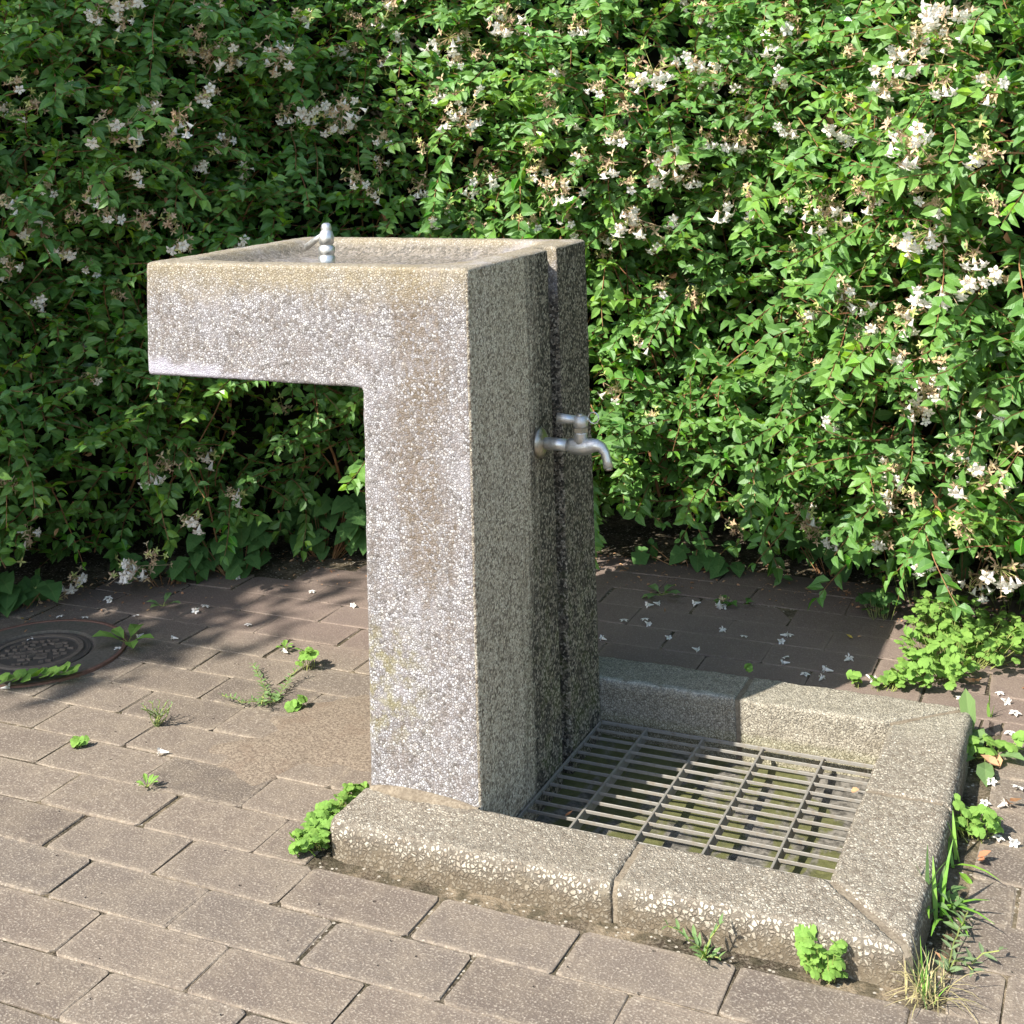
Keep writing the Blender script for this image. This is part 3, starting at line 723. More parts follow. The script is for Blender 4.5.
# closed lumpy backing inside the hedge, near-black to paint its inner shade
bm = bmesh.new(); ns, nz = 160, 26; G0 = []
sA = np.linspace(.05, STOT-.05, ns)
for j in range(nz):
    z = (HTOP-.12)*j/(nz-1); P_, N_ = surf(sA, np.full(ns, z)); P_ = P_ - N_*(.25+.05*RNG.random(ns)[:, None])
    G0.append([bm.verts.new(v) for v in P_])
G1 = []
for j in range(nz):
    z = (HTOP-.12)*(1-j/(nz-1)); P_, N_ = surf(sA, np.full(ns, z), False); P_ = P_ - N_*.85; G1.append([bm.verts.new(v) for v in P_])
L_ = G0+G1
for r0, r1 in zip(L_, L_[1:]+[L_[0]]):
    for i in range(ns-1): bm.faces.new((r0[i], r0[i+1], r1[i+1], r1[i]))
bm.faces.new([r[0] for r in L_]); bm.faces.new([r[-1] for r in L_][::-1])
bm_obj('inner_shade_core', bm, MT['shade_core'], HG)

# hollows in the leaf wall, given where the hedge shows them
def hit(px, py):
    d = ray(px, py); d = d/np.linalg.norm(d); t = np.linspace(2.0, 4.6, 261); Q = CP + t[:, None]*d
    # distance to the path in plan
    ok = (Q[:, 2] > 0)
    best = None
    D2 = ((Q[:, None, :2]-PATH[None])**2).sum(-1); k = D2.argmin(1); s = PS[k]
    P_, N_ = surf(s, Q[:, 2]); side = ((Q-P_)*N_).sum(1)
    i = np.where((side < 0))[0]
    if len(i) == 0: return None
    i = i[0]; return s[i], Q[i, 2]
holes = []
HOLES_BIG = ((345, 165, .13, .95), (300, 200, .09, .8), (430, 175, .08, .8), (610, 420, .08, .85), (850, 200, .07, .8), (730, 400, .06, .7), (960, 420, .06, .7), (200, 470, .09, .7), (300, 440, .10, .85))
for hx, hy, hr, st in HOLES_BIG + ((335, 150, .075, .9), (320, 195, .06, .8), (595, 385, .06, .8), (628, 300, .05, .7), (640, 240, .04, .5), (400, 215, .06, .6), (850, 190, .055, .7), (735, 225, .05, .7), (560, 60, .05, .35), (860, 545, .08, .8), (940, 560, .09, .9),
                       (250, 400, .06, .7), (300, 430, .07, .7), (190, 540, .07, .6), (90, 545, .06, .5), (700, 560, .06, .6), (560, 215, .04, .5), (800, 440, .04, .6), (760, 330, .04, .5), (650, 130, .04, .4), (230, 180, .04, .4), (20, 460, .05, .4), (960, 240, .05, .5)):
    h_ = hit(hx, hy)
    if h_: holes.append((h_[0], h_[1], hr, st))
def holemask(s, z):
    m = np.zeros(len(s))
    for a, b_, r, st in holes: m = np.maximum(m, st*np.exp(-(((s-a)/r)**2+((z-b_)/(r*.9))**2)))
    return m

LF = Soup(); ST = Soup()
# young growth map: fresh lime tips in the upper and right hand parts
def grow_sprigs(n, depth_lo, depth_hi, zlo, zhi, smin, smax, length=(.10, .26), seglen=.022, leafL=(.026, .042), young=.5, outw=.6, cull=True):
    s = ru(smin, smax, n); z = ru(zlo, zhi, n); 
    if cull:
        keep = RNG.random(n) > holemask(s, z) + np.clip(vnoise(s, z, .17, 2)*.55, -.1, .9)
        s, z = s[keep], z[keep]; n = len(s)
    P_, N_ = surf(s, z); P_ = P_ - N_*ru(depth_lo, depth_hi, n)[:, None]
    tanv = np.stack([-N_[:, 1], N_[:, 0], np.zeros(n)], 1)
    D = norm(N_*ru(.3, 1.0, n)[:, None]*outw/.6 + tanv*(rn(n)*.75)[:, None] + np.array([0, 0, 1.])*(ru(-.55, 1.0, n)[:, None]))
    bendv = rn(n, 3)*.05
    Lt = ru(length[0], length[1], n); ns_ = np.maximum(4, (Lt/seglen).astype(int)); mx = ns_.max()
    drp = ru(-.02, .09, n); fresh = np.clip(rn(n)*.45+young-.05, 0, 1)*(RNG.random(n) < .7)
    phase = RNG.integers(0, 2, n); lb = ru(leafL[0], leafL[1], n); tin = np.clip(RNG.random(n)*1.1-.1, 0, 1)
    pos = P_.copy()
    tips = []
    for k in range(mx):
        act = k < ns_
        if not act.any(): break
        u = k/ns_
        D2 = norm(D + np.array([0, 0, -1.])*drp[:, None] + bendv + rn(n, 3)*.05)
        new = pos + D2*seglen
        new[:, 2] = np.maximum(new[:, 2], .012)
        ia = np.where(act)[0]
        stems(ST, pos[ia], new[ia], (.0013*(1-u[ia])+.0006), (.0012*(1-u[ia])+.0006))
        # opposite pair
        ref = np.array([0, 0, 1.]); sd = norm(np.cross(D2[ia], ref)+1e-4); upv = norm(np.cross(sd, D2[ia]))
        dec = ((k+phase[ia]) % 2)[:, None]
        for sg in (-1, 1):
            lat = sd*sg*(.80+.2*(1-dec)) + upv*sg*dec*.25 
            ax = norm(lat*ru(.75, 1.05, len(ia))[:, None] + D2[ia]*ru(.35, .8, len(ia))[:, None] + rn(len(ia), 3)*.28 + np.array([0, 0, -.15]))
            nr = norm(upv*.8 + N_[ia]*.65 + rn(len(ia), 3)*.55)
            nr = np.where(nr[:, 2:3] < -.1, -nr, nr)
            sz = lb[ia]*np.interp(u[ia], [0, .5, .85, 1], [.8, 1.0, .85, .5])*ru(.8, 1.15, len(ia))
            ag = np.clip(fresh[ia]*np.interp(u[ia], [0, .5, 1], [.05, .45, 1.0]) + rn(len(ia))*.06, 0, 1)
            kk = RNG.random(len(ia)) > .07
            b0 = new[ia] + ax*.002
            leaves(LF, b0[kk], ax[kk], nr[kk], sz[kk], (sz*ru(.52, .64, len(ia)))[kk], np.clip(tin[ia]+rn(len(ia))*.15, 0, 1)[kk], ag[kk], fold=.24, droop=.16)
        pos[ia] = new[ia]; D[ia] = D2[ia]
    return pos, D, s, z, N_
vis0, vis1 = 2.9, STOT-.7
sL = float(PS[np.argmin(((PATH-np.array([-1.55, .37]))**2).sum(1))]); sR = float(PS[np.argmin(((PATH-np.array([.95, .95]))**2).sum(1))])
grow_sprigs(4300, .0, .10, .16, HTOP-.02, sL-.25, sR+.2, young=.42)
grow_sprigs(1100, .15, .24, .03, HTOP-.05, sL-.25, sR+.2, length=(.08, .18), young=.1, cull=False)
# long hanging shoots near the foot
grow_sprigs(110, .0, .06, .18, .5, sL-.2, sR+.1, length=(.18, .30), young=.3, outw=.9)
# bushy fresh tips near the top
grow_sprigs(420, -.01, .03, .75, HTOP, sL+.1, sR+.1, length=(.06, .12), seglen=.011, leafL=(.018, .028), young=1.0)
# off-frame continuations, sparser
grow_sprigs(900, .0, .12, .05, HTOP-.02, .1, sL-.25, young=.2, cull=False); grow_sprigs(500, .0, .12, .05, HTOP-.02, sR+.2, STOT-.1, young=.2, cull=False)
def fill(n, dlo, dhi, s0, s1, z0=.02, z1=HTOP-.03):
    s = ru(s0, s1, n); z = ru(z0, z1, n); P_, N_ = surf(s, z); P_ = P_ - N_*ru(dlo, dhi, n)[:, None]
    ax = norm(rn(n, 3)+N_*.6+np.array([0, 0, -.5])); nr = norm(N_*.8+np.array([0, 0, 1.])+rn(n, 3)*.5); L = ru(.02, .034, n)
    leaves(LF, P_, ax, nr, L, L*.56, RNG.random(n)*.7, np.zeros(n))
fill(14000, .17, .28, sL-.2, sR+.2); fill(3000, .1, .3, .1, sL-.2)
# top of the hedge
n = 9000; s = ru(.2, STOT-.2, n); P_, N_ = surf(s, np.full(n, HTOP-.06)); P_ = P_ - N_*ru(0, .8, n)[:, None]; P_[:, 2] += ru(-.06, .1, n)
L = ru(.022, .036, n); leaves(LF, P_, norm(rn(n, 3)+np.array([0, 0, .3])), norm(rn(n, 3)*.4+np.array([0, 0, 1.])), L, L*.56, RNG.random(n), RNG.random(n)*.4)
DL = Soup(); n = 260; s = ru(sL, sR, n); z = ru(.1, HTOP-.1, n); P_, N_ = surf(s, z); P_ = P_ + N_*ru(-.05, .02, n)[:, None]; L = ru(.018, .032, n)
leaves(DL, P_, norm(rn(n, 3)*.6+np.array([0, 0, -.8])), norm(N_+rn(n, 3)*.5), L, L*.45, RNG.random(n), np.zeros(n), .35, .3)
link('withered_leaves', DL.mesh('withered_leaves'), MT['dry'], HG)['kind'] = 'stuff'
link('foliage', LF.mesh('foliage'), MT['leaf'], HG)
link('stems', ST.mesh('stems'), MT['stem'], HG)
# woody branches showing in the hollows
bm = bmesh.new(); r3 = random.Random(9)
for _ in range(60):
    s = r3.uniform(sL, sR); z0 = r3.uniform(0, .9); P_, N_ = surf([s], [z0]); p = Vector(P_[0]) - Vector(N_[0])*r3.uniform(.03, .16); p.z = z0
    d = Vector((r3.gauss(0, .35), r3.gauss(0, .2), 1)).normalized(); pts = [p]
    for k in range(7): d = (d + Vector((r3.gauss(0, .13), r3.gauss(0, .1), 0))).normalized(); pts.append(pts[-1]+d*.07)
    r0 = r3.uniform(.0022, .0045); tube(bm, pts, [r0*(1-.09*k) for k in range(8)], 5)
bm_obj('branches', bm, MT['stem'], HG, smooth=True)

# ---- flowers
def flower_soup(rs, nf, nc, nb, scale=1.0, spread=.026):
    sp = Soup(); stems(sp, [np.array([0, .05, -.004])], [np.array([0, .012, 0])], .001, .001, .5, 1)
    def frame(d):
        o = norm(np.cross(d, [0.3, .2, 1.])); return o, np.cross(d, o)
    def flower(c, d, sc):
        o, q = frame(d); rad = [.0009, .0016, .0030, .0042]; hs = [0, .004, .009, .0125]; n = 6
        V = []; F = []
        for r, h in zip(rad, hs):
            for k in range(n): a = 2*math.pi*k/n; V.append(c+(d*h+(o*math.cos(a)+q*math.sin(a))*r)*sc)
        for j in range(3):
            for k in range(n): F.append((j*n+k, j*n+(k+1) % n, j*n+n+(k+1) % n, j*n+n+k))
        V = np.array(V)[None]; sp.add(V, F, np.full((24, 2), .5), np.array([rs.random()]), np.zeros(1), 0)
        k = np.arange(5); a = 2*math.pi*k/5+rs.random(); ra = o[None]*np.cos(a)[:, None]+q[None]*np.sin(a)[:, None]
        b0 = c+(d*.0118+ra*.0030)*sc; leaves(sp, b0, ra+d*.35, d-ra*.3, np.full(5, .0076*sc), np.full(5, .0064*sc), np.full(5, rs.random()), np.zeros(5), .06, .3, 0, .5, .46)
    def calyx(c, d, sc, mi):
        o, q = frame(d); m = rs.choice([3, 4, 5]); a = 2*math.pi*np.arange(m)/m+rs.random()*6; ra = o[None]*np.cos(a)[:, None]+q[None]*np.sin(a)[:, None]
        leaves(sp, np.repeat(c[None], m, 0), ra+d*.45, d-ra*.4, np.full(m, .0085*sc), np.full(m, .0034*sc), np.clip(rs.random(m)*.6+rs.random()*.4, 0, 1), np.zeros(m), .1, .1, mi, .42, .42)
    for i in range(nf):
        c = rs.standard_normal(3)*spread*np.array([.6, .6, .45])*scale; c[1] -= .006
        d = norm(c*16+np.array([0, -.35, -.85])+rs.standard_normal(3)*.5)
        stems(sp, [np.array([0, .012, .0])], [c], .0006, .0006, .3, 2); calyx(c, -d*-1, .8, 1); flower(c, d, ru(.85, 1.25)*scale)
    for i in range(nc):
        c = rs.standard_normal(3)*spread*np.array([.75, .5, .6])*scale; d = norm(c*25+np.array([0, -.5, .2])+rs.standard_normal(3)*.5)
        stems(sp, [np.array([0, .012, .0])], [c], .0005, .0005, .5, 1); calyx(c, d, ru(.9, 1.3)*scale, 1)
    for i in range(nb):
        c = rs.standard_normal(3)*spread*.8*scale; calyx(c, norm(rs.standard_normal(3)+np.array([0, -.3, .6])), 1.2, 2); stems(sp, [np.array([0, .012, .0])], [c], .0005, .0005, .5, 2)
    return sp.mesh('flower_cluster')
rs = np.random.default_rng(21)
BIG = [flower_soup(rs, rs.integers(8, 13), rs.integers(11, 18), 3, 1.15, .027) for _ in range(6)]
MED = [flower_soup(rs, rs.integers(3, 6), rs.integers(5, 10), 2, 1.0, .017) for _ in range(6)]
TAN_ = [flower_soup(rs, 1 if k == 0 else 0, rs.integers(7, 12), 4, 1.0, .015) for k in range(4)]
for m_ in BIG+MED+TAN_:
    for q in ('white', 'sepal', 'bud'): m_.materials.append(MT[q])
bigp = [(210,56),(117,136),(271,59),(455,41),(514,28),(473,119),(489,180),(763,45),(803,39),(964,17),(913,79),(861,124),(677,159),(741,195),(650,219),(848,217),(948,228),(873,294),(960,282),(948,385),(1010,470),(1018,557),(126,558),(43,595),(728,75),(662,72),(304,110),(344,110),(568,187),(944,141)]
medp = [(108,6),(129,4),(205,12),(202,91),(150,101),(173,117),(218,144),(7,200),(113,212),(23,224),(63,246),(177,240),(95,264),(234,243),(290,18),(4,266),(38,296),(509,4),(404,3),(378,22),(332,54),(391,60),(590,25),(452,88),(391,138),(364,177),(430,183),(586,231),(693,2),(703,64),(753,85),(803,79),(939,48),(989,14),(766,112),(747,137),(631,137),(621,161),(668,178),(683,219),(813,128),(1014,89),(861,277),(997,275),(1018,269),(654,335),(631,385),(853,414),(828,499),(966,571),(1000,565),(919,348),(152,457),(202,447),(188,510),(72,568),(32,526),(224,484),(894,532),(948,540),(1016,399),(127,173),(97,187)]
tanp = [(38,105),(72,212),(44,228),(139,217),(164,218),(196,35),(117,290),(170,140),(363,25),(476,95),(561,85),(553,100),(569,120),(543,146),(458,205),(487,220),(528,220),(427,146),(720,12),(879,101),(641,180),(1014,149),(886,182),(948,188),(612,253),(807,199),(832,195),(828,316),(836,519),(919,459),(989,515),(948,346),(886,335),(910,499),(745,515),(662,410),(4,475),(153,544),(170,454),(90,367),(770,136),(819,248)]
def put(px, py, pool, parent):
    h_ = hit(px, py)
    if h_ is None: return None
    P_, N_ = surf([h_[0]], [h_[1]]); p = P_[0]+N_[0]*rs.uniform(.065, .10)
    return p, math.atan2(N_[0][1], N_[0][0])+math.pi/2+rs.normal()*.3, pool[rs.integers(len(pool))]
spots = [(q, BIG) for q in bigp]+[(q, MED) for q in medp]+[(q, TAN_) for q in tanp]
rest = Soup(); cnt = 0; extra = []
for (px, py), pool in spots:
    r_ = put(px, py, pool, HG)
    if r_ is None: continue
    if cnt < 100:
        o = bpy.data.objects.new('flower_cluster', r_[2]); COL.objects.link(o); o.parent = HG
        o.location = r_[0]; o.rotation_euler = (rs.normal()*.25, rs.normal()*.25, r_[1]); o.scale = [rs.uniform(1.0, 1.3)]*3; cnt += 1
    else: extra.append(r_)
# remaining and unseen flower heads: one joined part
for _ in range(110):
    s = rs.uniform(.3, STOT-.3); z = rs.uniform(.35, HTOP)
    if sL < s < sR and z < .9 and rs.random() < .6: continue
    P_, N_ = surf([s], [z]); extra.append((P_[0]+N_[0]*.03, math.atan2(N_[0][1], N_[0][0])+math.pi/2, (MED+TAN_+TAN_)[rs.integers(14)]))
for _ in range(80):
    px, py = rs.uniform(430, 1024), rs.uniform(0, 330)
    if rs.random() < .3: px, py = rs.uniform(820, 1024), rs.uniform(300, 560)
    if rs.random() < .18: px, py = rs.uniform(0, 430), rs.uniform(0, 150)
    r_ = put(px, py, TAN_+MED, HG)
    if r_: extra.append(r_)
bm = bmesh.new()
for p, a_, m_ in extra:
    k0 = len(bm.verts); bm.from_mesh(m_); bm.verts.ensure_lookup_table()
    bmesh.ops.transform(bm, matrix=Matrix.Translation(Vector(p)) @ Matrix.Rotation(a_, 4, 'Z'), verts=bm.verts[k0:])
me = bpy.data.meshes.new('smaller_flower_heads'); bm.to_mesh(me); bm.free()
tag(link('smaller_flower_heads', me, [MT['white'], MT['sepal'], MT['bud']], HG), kind='stuff')

# ------------------------------------------------------------------ unseen shade tree left of the frame, crown laid out to cast the shade
def shade_tree():
    base = Vector((-3.1, -2.15, 0)); T = empty('shade_tree', base, 'unseen leafy tree out on the left, its crown shaped to shade the paving and hedge', 'tree')
    sp = Soup(); pts = []
    rr = np.random.default_rng(5)
    def tgt(px, py):
        h_ = hit(px, py)
        g0 = un(px, py, 0)
        if h_ is None: return g0
        P_, _ = surf([h_[0]], [h_[1]]); d1 = np.linalg.norm(P_[0]-CP); d2 = np.linalg.norm(g0-CP) if ray(px, py)[2] < 0 else 99
        return P_[0] if d1 < d2 else g0
    polys = [((-160, 150), (330, 690), 1500)]
    n_ = 0
    while n_ < 560:
        px = rr.uniform(-330, 400); py = rr.uniform(40, 700)
        # shaded part of the picture: left, below a slanting line; thinning at its rim
        lim = np.interp(py, [40, 130, 220, 380, 480, 560, 600, 640, 668, 700], [60, 250, 395, 370, 345, 370, 330, 262, 200, 60])
        if px > lim: continue
        if py < 150 and rr.random() < .8: continue
        if py < 560 and rr.random() < .42: continue
        if py < 330 and px < 250 and rr.random() < .35: continue
        if py > 672 + px*-.0: continue
        if 560 < py < 700 and py > np.interp(px, [-330, 0, 60, 130, 200, 262, 330], [800, 690, 680, 668, 662, 632, 592]): continue
        if abs(px-300) < 45 and abs(py-478) < 14: continue
        p = tgt(px, py); q = p + SUNV*rr.uniform(3.4, 4.3) + rr.standard_normal(3)*.03
        pts.append(q); n_ += 1
    for _ in range(50):
        px, py = 350+rr.standard_normal()*50, 165+rr.standard_normal()*32
        pts.append(tgt(px, py)+SUNV*rr.uniform(3.4, 4.3))
    for px, py in [(x, y) for x in range(-60, 120, 15) for y in (625, 640, 655, 668)]:
        pts.append(un(px, py, 0)+SUNV*rr.uniform(3.4, 4.2)+rr.standard_normal(3)*.03)
    pts = np.array(pts)
    for q in pts:
        m = 9; c = q + rr.standard_normal((m, 3))*.045
        L = rr.uniform(.05, .085, m); leaves(sp, c, norm(rr.standard_normal((m, 3))+np.array([0, 0, -.4])), norm(rr.standard_normal((m, 3))*.7+np.array([0, 0, 1.])), L, L*.6, rr.random(m), rr.random(m)*.3)
    c0 = pts.mean(0); 
    V = sp.v
    sp.v = [v-np.array(base) for v in sp.v]
    link('crown', sp.mesh('crown'), MT['treeleaf'], T)
    bm = bmesh.new(); top = Vector(c0)-base
    tube(bm, [(0, 0, -.05), (.03, .02, .6), (.10, .05, 1.3), (.2, .15, 1.9)], [.10, .08, .07, .055], 12)
    for k in range(14):
        e = Vector(pts[rr.integers(len(pts))])-base; mid = Vector((.2, .15, 1.9)).lerp(e, .5)+Vector((0, 0, .12))
        tube(bm, [(.19, .14, 1.85), mid, e], [.035, .018, .006], 6)
    bm_obj('trunk', bm, MT['bark'], T, smooth=True)
shade_tree()

# ------------------------------------------------------------------ small plants
def plant(name, px, py, label, cat, group=None, rz=0, z=0):
    p = un(px, py, z); return empty(name, (p[0], p[1], z), label, cat, group, rz)
def finish(T, lf, st, mat, smat='gstem', lname='leaves'):
    if lf.n: link(lname, lf.mesh(lname), MT[mat], T)
    if st.n: link('stems', st.mesh('stems'), MT[smat], T)
def oxalis(T, pts, leaf=(.007, .011), h=(.012, .04), mat='oxalis', ax_tilt=.35):
    """pts: (n,2) local xy of leaf heads"""
    lf, st = Soup(), Soup(); pts = np.asarray(pts, float); n = len(pts)
    H = ru(h[0], h[1], n); top = np.concatenate([pts, H[:, None]], 1); root = np.concatenate([pts*.6+rn(n, 2)*.003, np.zeros((n, 1))], 1)
    stems(st, root, (root+top)/2+rn(n, 3)*.002, .0006, .0005); stems(st, (root+top)/2, top, .0005, .0005)
    R_ = ru(leaf[0], leaf[1], n); a0 = ru(0, 6.28, n); nr0 = norm(np.concatenate([rn(n, 2)*ax_tilt, np.ones((n, 1))], 1)); nr0 = norm(nr0+np.array([0.1, -.15, 0])+rn(n, 3)*.18)
    ti = RNG.random(n); ag = np.clip(rn(n)*.3+.2, 0, 1)
    for k in range(3):
        a = a0+k*2.094; d = np.stack([np.cos(a), np.sin(a), np.zeros(n)], 1); d = norm(d-nr0*(d*nr0).sum(1, keepdims=True)); s = np.cross(nr0, d)
        for sg in (-1, 1):   # two lobes of the heart
            leaves(lf, top, d*1.0+s*sg*.42-nr0*.12, nr0+s*sg*-.12, R_*1.02, R_*.88, ti, ag, .02, .10, 0, .42, .52, .40, .80)
    finish(T, lf, st, mat)
def disc_pts(n, rx, ry, ang=0):
    a = ru(0, 6.283, n); r = np.sqrt(RNG.random(n)); x = r*rx*np.cos(a); y = r*ry*np.sin(a); c, s = math.cos(ang), math.sin(ang)
    return np.stack([x*c-y*s, x*s+y*c], 1)
def rosette(T, n, L, wr, mat, lift=.35, up=.004, a0=0, pairs=False, w1=.4, w2=.48, p1=.38, p2=.75):
    lf, st = Soup(), Soup(); a = a0+np.arange(n)*6.283/n+rn(n)*.15; el = lift+rn(n)*.1
    d = np.stack([np.cos(a)*np.cos(el), np.sin(a)*np.cos(el), np.sin(el)], 1); ln = L*ru(.75, 1.1, n)
    root = np.zeros((n, 3)); root[:, 2] = up; b = root+d*(ln*.25)[:, None]; stems(st, root, b, .0009, .0007)
    leaves(lf, b, d, norm(np.array([0, 0, 1.])+rn(n, 3)*.12), ln*.8, ln*wr, RNG.random(n), RNG.random(n)*.4, .12, .22, 0, w1, w2, p1, p2); finish(T, lf, st, mat)
def blades(T, n, L, W_, mat, spread=.6, bend=.5, rad=.006, lean=(0, 0), name='blades'):
    lf = Soup(); a = ru(0, 6.283, n); ln = L*ru(.5, 1.15, n); el = ru(1.45-spread, 1.5, n)
    base = np.stack([rn(n)*rad, rn(n)*rad, np.zeros(n)], 1); d = np.stack([np.cos(a)*np.cos(el)+lean[0], np.sin(a)*np.cos(el)+lean[1], np.sin(el)], 1)
    d = norm(d); side = norm(np.cross(d, [0, 0, 1.])); pts = [base]; dd = d.copy()
    for k in range(4):
        dd = norm(dd+np.array([0, 0, -1.])*bend*.28); q = pts[-1]+dd*(ln/4)[:, None]; q[:, 2] = np.maximum(q[:, 2], .002); pts.append(q)
    ws = [W_*.7, W_, W_*.9, W_*.6, W_*.1]; V = []
    for p, w in zip(pts, ws): V += [p-side*w*.5, p+side*w*.5]
    V = np.stack(V, 1); lf.add(V, [(2*k, 2*k+1, 2*k+3, 2*k+2) for k in range(4)], np.array([(x, k/4) for k in range(5) for x in (0, 1)], float), RNG.random(n), RNG.random(n)*.5)
    link(name, lf.mesh(name), MT[mat], T)
def sprawl(T, runs, L, wr, mat, step=.011, up=.5):
    """runs: polylines (local xyz) carrying small paired leaves"""
    lf, st = Soup(), Soup()
    for pl in runs:
        pl = np.array(pl, float); d = np.linalg.norm(np.diff(pl, axis=0), axis=1); cum = np.concatenate([[0], np.cumsum(d)]); m = max(2, int(cum[-1]/step)); t = np.linspace(0, cum[-1], m)
        q = np.stack([np.interp(t, cum, pl[:, i]) for i in range(3)], 1)+rn(m, 3)*.0008; stems(st, q[:-1], q[1:], .0009, .0008)
        dr = norm(np.gradient(q, axis=0)); sd = norm(np.cross(dr, [0, 0, 1.]))
        for sg in (-1, 1):
            ax = norm(sd*sg+dr*.7+np.array([0, 0, up])*ru(.2, 1, m)[:, None]+rn(m, 3)*.2); ln = L*ru(.7, 1.15, m)*np.linspace(1, .7, m)
            leaves(lf, q, ax, norm(np.array([0, 0, 1.])+rn(m, 3)*.25), ln, ln*wr, RNG.random(m), RNG.random(m)*.6, .12, .12)
    finish(T, lf, st, mat)
def px_runs(T, runs, z=.006):
    o = T.location; out = []
    for r in runs:
        out.append([(lambda g: (g[0]-o.x, g[1]-o.y, zz))(un(x, y, 0)) for (x, y, zz) in r])
    return out
def px_pts(T, poly, n, z=0.0):
    """random ground points inside a picture-space outline, returned local to T (outline traced on the ground)"""
    P = np.array([un(x, y, z)[:2] for x, y in poly]); mn, mx = P.min(0), P.max(0); out = []
    while len(out) < n:
        q = mn+(mx-mn)*RNG.random(2); c = False; j = len(P)-1
        for i in range(len(P)):
            if ((P[i][1] > q[1]) != (P[j][1] > q[1])) and (q[0] < (P[j][0]-P[i][0])*(q[1]-P[i][1])/(P[j][1]-P[i][1])+P[i][0]): c = not c
            j = i
        if c: out.append(q-np.array([T.location.x, T.location.y]))
    return np.array(out)

T = plant('clover_patch', 325, 835, 'bright green clover crammed against the left end of the front kerb', 'weed')
oxalis(T, px_pts(T, [(293, 862), (326, 862), (327, 843), (345, 815), (372, 795), (360, 797), (330, 815), (303, 838), (293, 850)], 150), (.006, .0095), (.008, .032))
T = plant('clover_patch', 950, 665, 'large bright clover patch behind the far right corner of the kerb', 'weed')
oxalis(T, px_pts(T, [(895, 698), (960, 700), (985, 680), (1030, 670), (1030, 640), (990, 632), (940, 612), (912, 622), (908, 650), (900, 675)], 420), (.007, .012), (.012, .060))
T = plant('clover_patch', 880, 692, 'small bright clover trailing along the back edge of the kerb left of the large patch', 'weed')
oxalis(T, px_pts(T, [(868, 690), (905, 697), (905, 683), (880, 682)], 22), (.008, .012), (.01, .03))
T = plant('clover_tuft', 857, 688, 'single small clover tuft behind the kerb at the edge of the shade', 'weed'); oxalis(T, disc_pts(6, .016, .010), (.009, .012), (.012, .022))
T = plant('clover_tuft', 748, 672, 'tiny clover sprig growing from the joint of the back kerb', 'weed', z=KH); oxalis(T, disc_pts(3, .008, .005), (.007, .009), (.006, .012))
T = plant('clover_tuft', 822, 975, 'round clover tuft at the foot of the front kerb, right of the leafy weed', 'weed'); oxalis(T, disc_pts(60, .030, .024), (.006, .0095), (.008, .042))
T = plant('clover_tuft', 972, 836, 'clover tuft beside the middle of the right kerb', 'weed'); oxalis(T, disc_pts(44, .042, .032, .4), (.007, .010), (.010, .04))
T = plant('clover_tuft', 882, 618, 'dark shaded clover at the foot of the hedge beside the large bright patch', 'weed'); oxalis(T, disc_pts(22, .045, .03), (.010, .015), (.02, .05), 'heart')
T = plant('clover_tuft', 1005, 606, 'few bright clover leaves standing under the hedge at the far right', 'weed'); oxalis(T, disc_pts(12, .07, .04), (.010, .014), (.03, .06))
T = plant('clover_tuft', 917, 606, 'two clover leaves on tall stalks above the back of the large patch', 'weed'); oxalis(T, disc_pts(6, .05, .03), (.010, .014), (.04, .07))
T = plant('seedling', 128, 645, 'broad-leaved weed with four oval leaves beside the round cover', 'weed', rz=.5); rosette(T, 5, .070, .42, 'oxalis', .35)
T = plant('seedling', 163, 608, 'small dark seedling in the shade behind the four-leaved weed', 'weed', rz=.2); rosette(T, 4, .040, .36, 'weed', .45)
T = plant('creeping_weed', 40, 688, 'round-leaved creeper crossing the clay rim of the round cover', 'weed')
lf, st = Soup(), Soup(); q = np.array([un(x, 689-(x-5)*.13, 0) for x in np.linspace(2, 72, 11)])-np.array(T.location); q[:, 2] = .016
stems(st, q[:-1], q[1:], .0008, .0008)
for sg in (-1, 1):
    dr = norm(np.gradient(q, axis=0)); sd = np.cross(dr, [0, 0, 1.]); leaves(lf, q, sd*sg+dr*.3+rn(11, 3)*.2+np.array([0, 0, .3]), rn(11, 3)*.2+np.array([0, -.3, 1.]), ru(.022, .030, 11), ru(.019, .026, 11), RNG.random(11), RNG.random(11)*.3, .05, .1, 0, .5, .48)
finish(T, lf, st, 'oxalis')
T = plant('tufted_weed', 157, 727, 'grey-green feathery weed standing in a paver joint on the left', 'weed'); 
sprawl(T, [[(0, 0, 0), (rn()*.006+np.cos(a)*.012, rn()*.006+np.sin(a)*.010, .018), (np.cos(a)*.026, np.sin(a)*.022, .034)] for a in np.linspace(0, 6, 10)], .009, .35, 'grey', .005, 1.)
T = plant('tufted_weed', 79, 746, 'tiny yellow-green weed in a joint left of the feathery one', 'weed'); oxalis(T, disc_pts(6, .012, .008), (.008, .010), (.006, .014))
T = plant('tufted_weed', 147, 790, 'small pale weed in the joint below the feathery one', 'weed'); rosette(T, 7, .020, .34, 'oxalis', .7)
T = plant('spreading_weed', 275, 700, 'thin sprawling grassy weed lying across the pavers left of the pillar', 'weed')
sprawl(T, px_runs(T, [[(275, 704, .004), (262, 690, .012), (254, 672, .014)], [(275, 704, .004), (290, 684, .012), (298, 680, .02)], [(275, 703, .004), (262, 707, .010), (252, 706, .012)], [(272, 704, .003), (245, 708, .01), (222, 703, .014)], [(280, 700, .004), (264, 700, .012), (262, 716, .02)]]), .016, .30, 'weed', .008)
T = plant('tufted_weed', 285, 651, 'bright little weed in a joint at the edge of the hedge shade', 'weed'); rosette(T, 7, .020, .5, 'oxalis', .6)
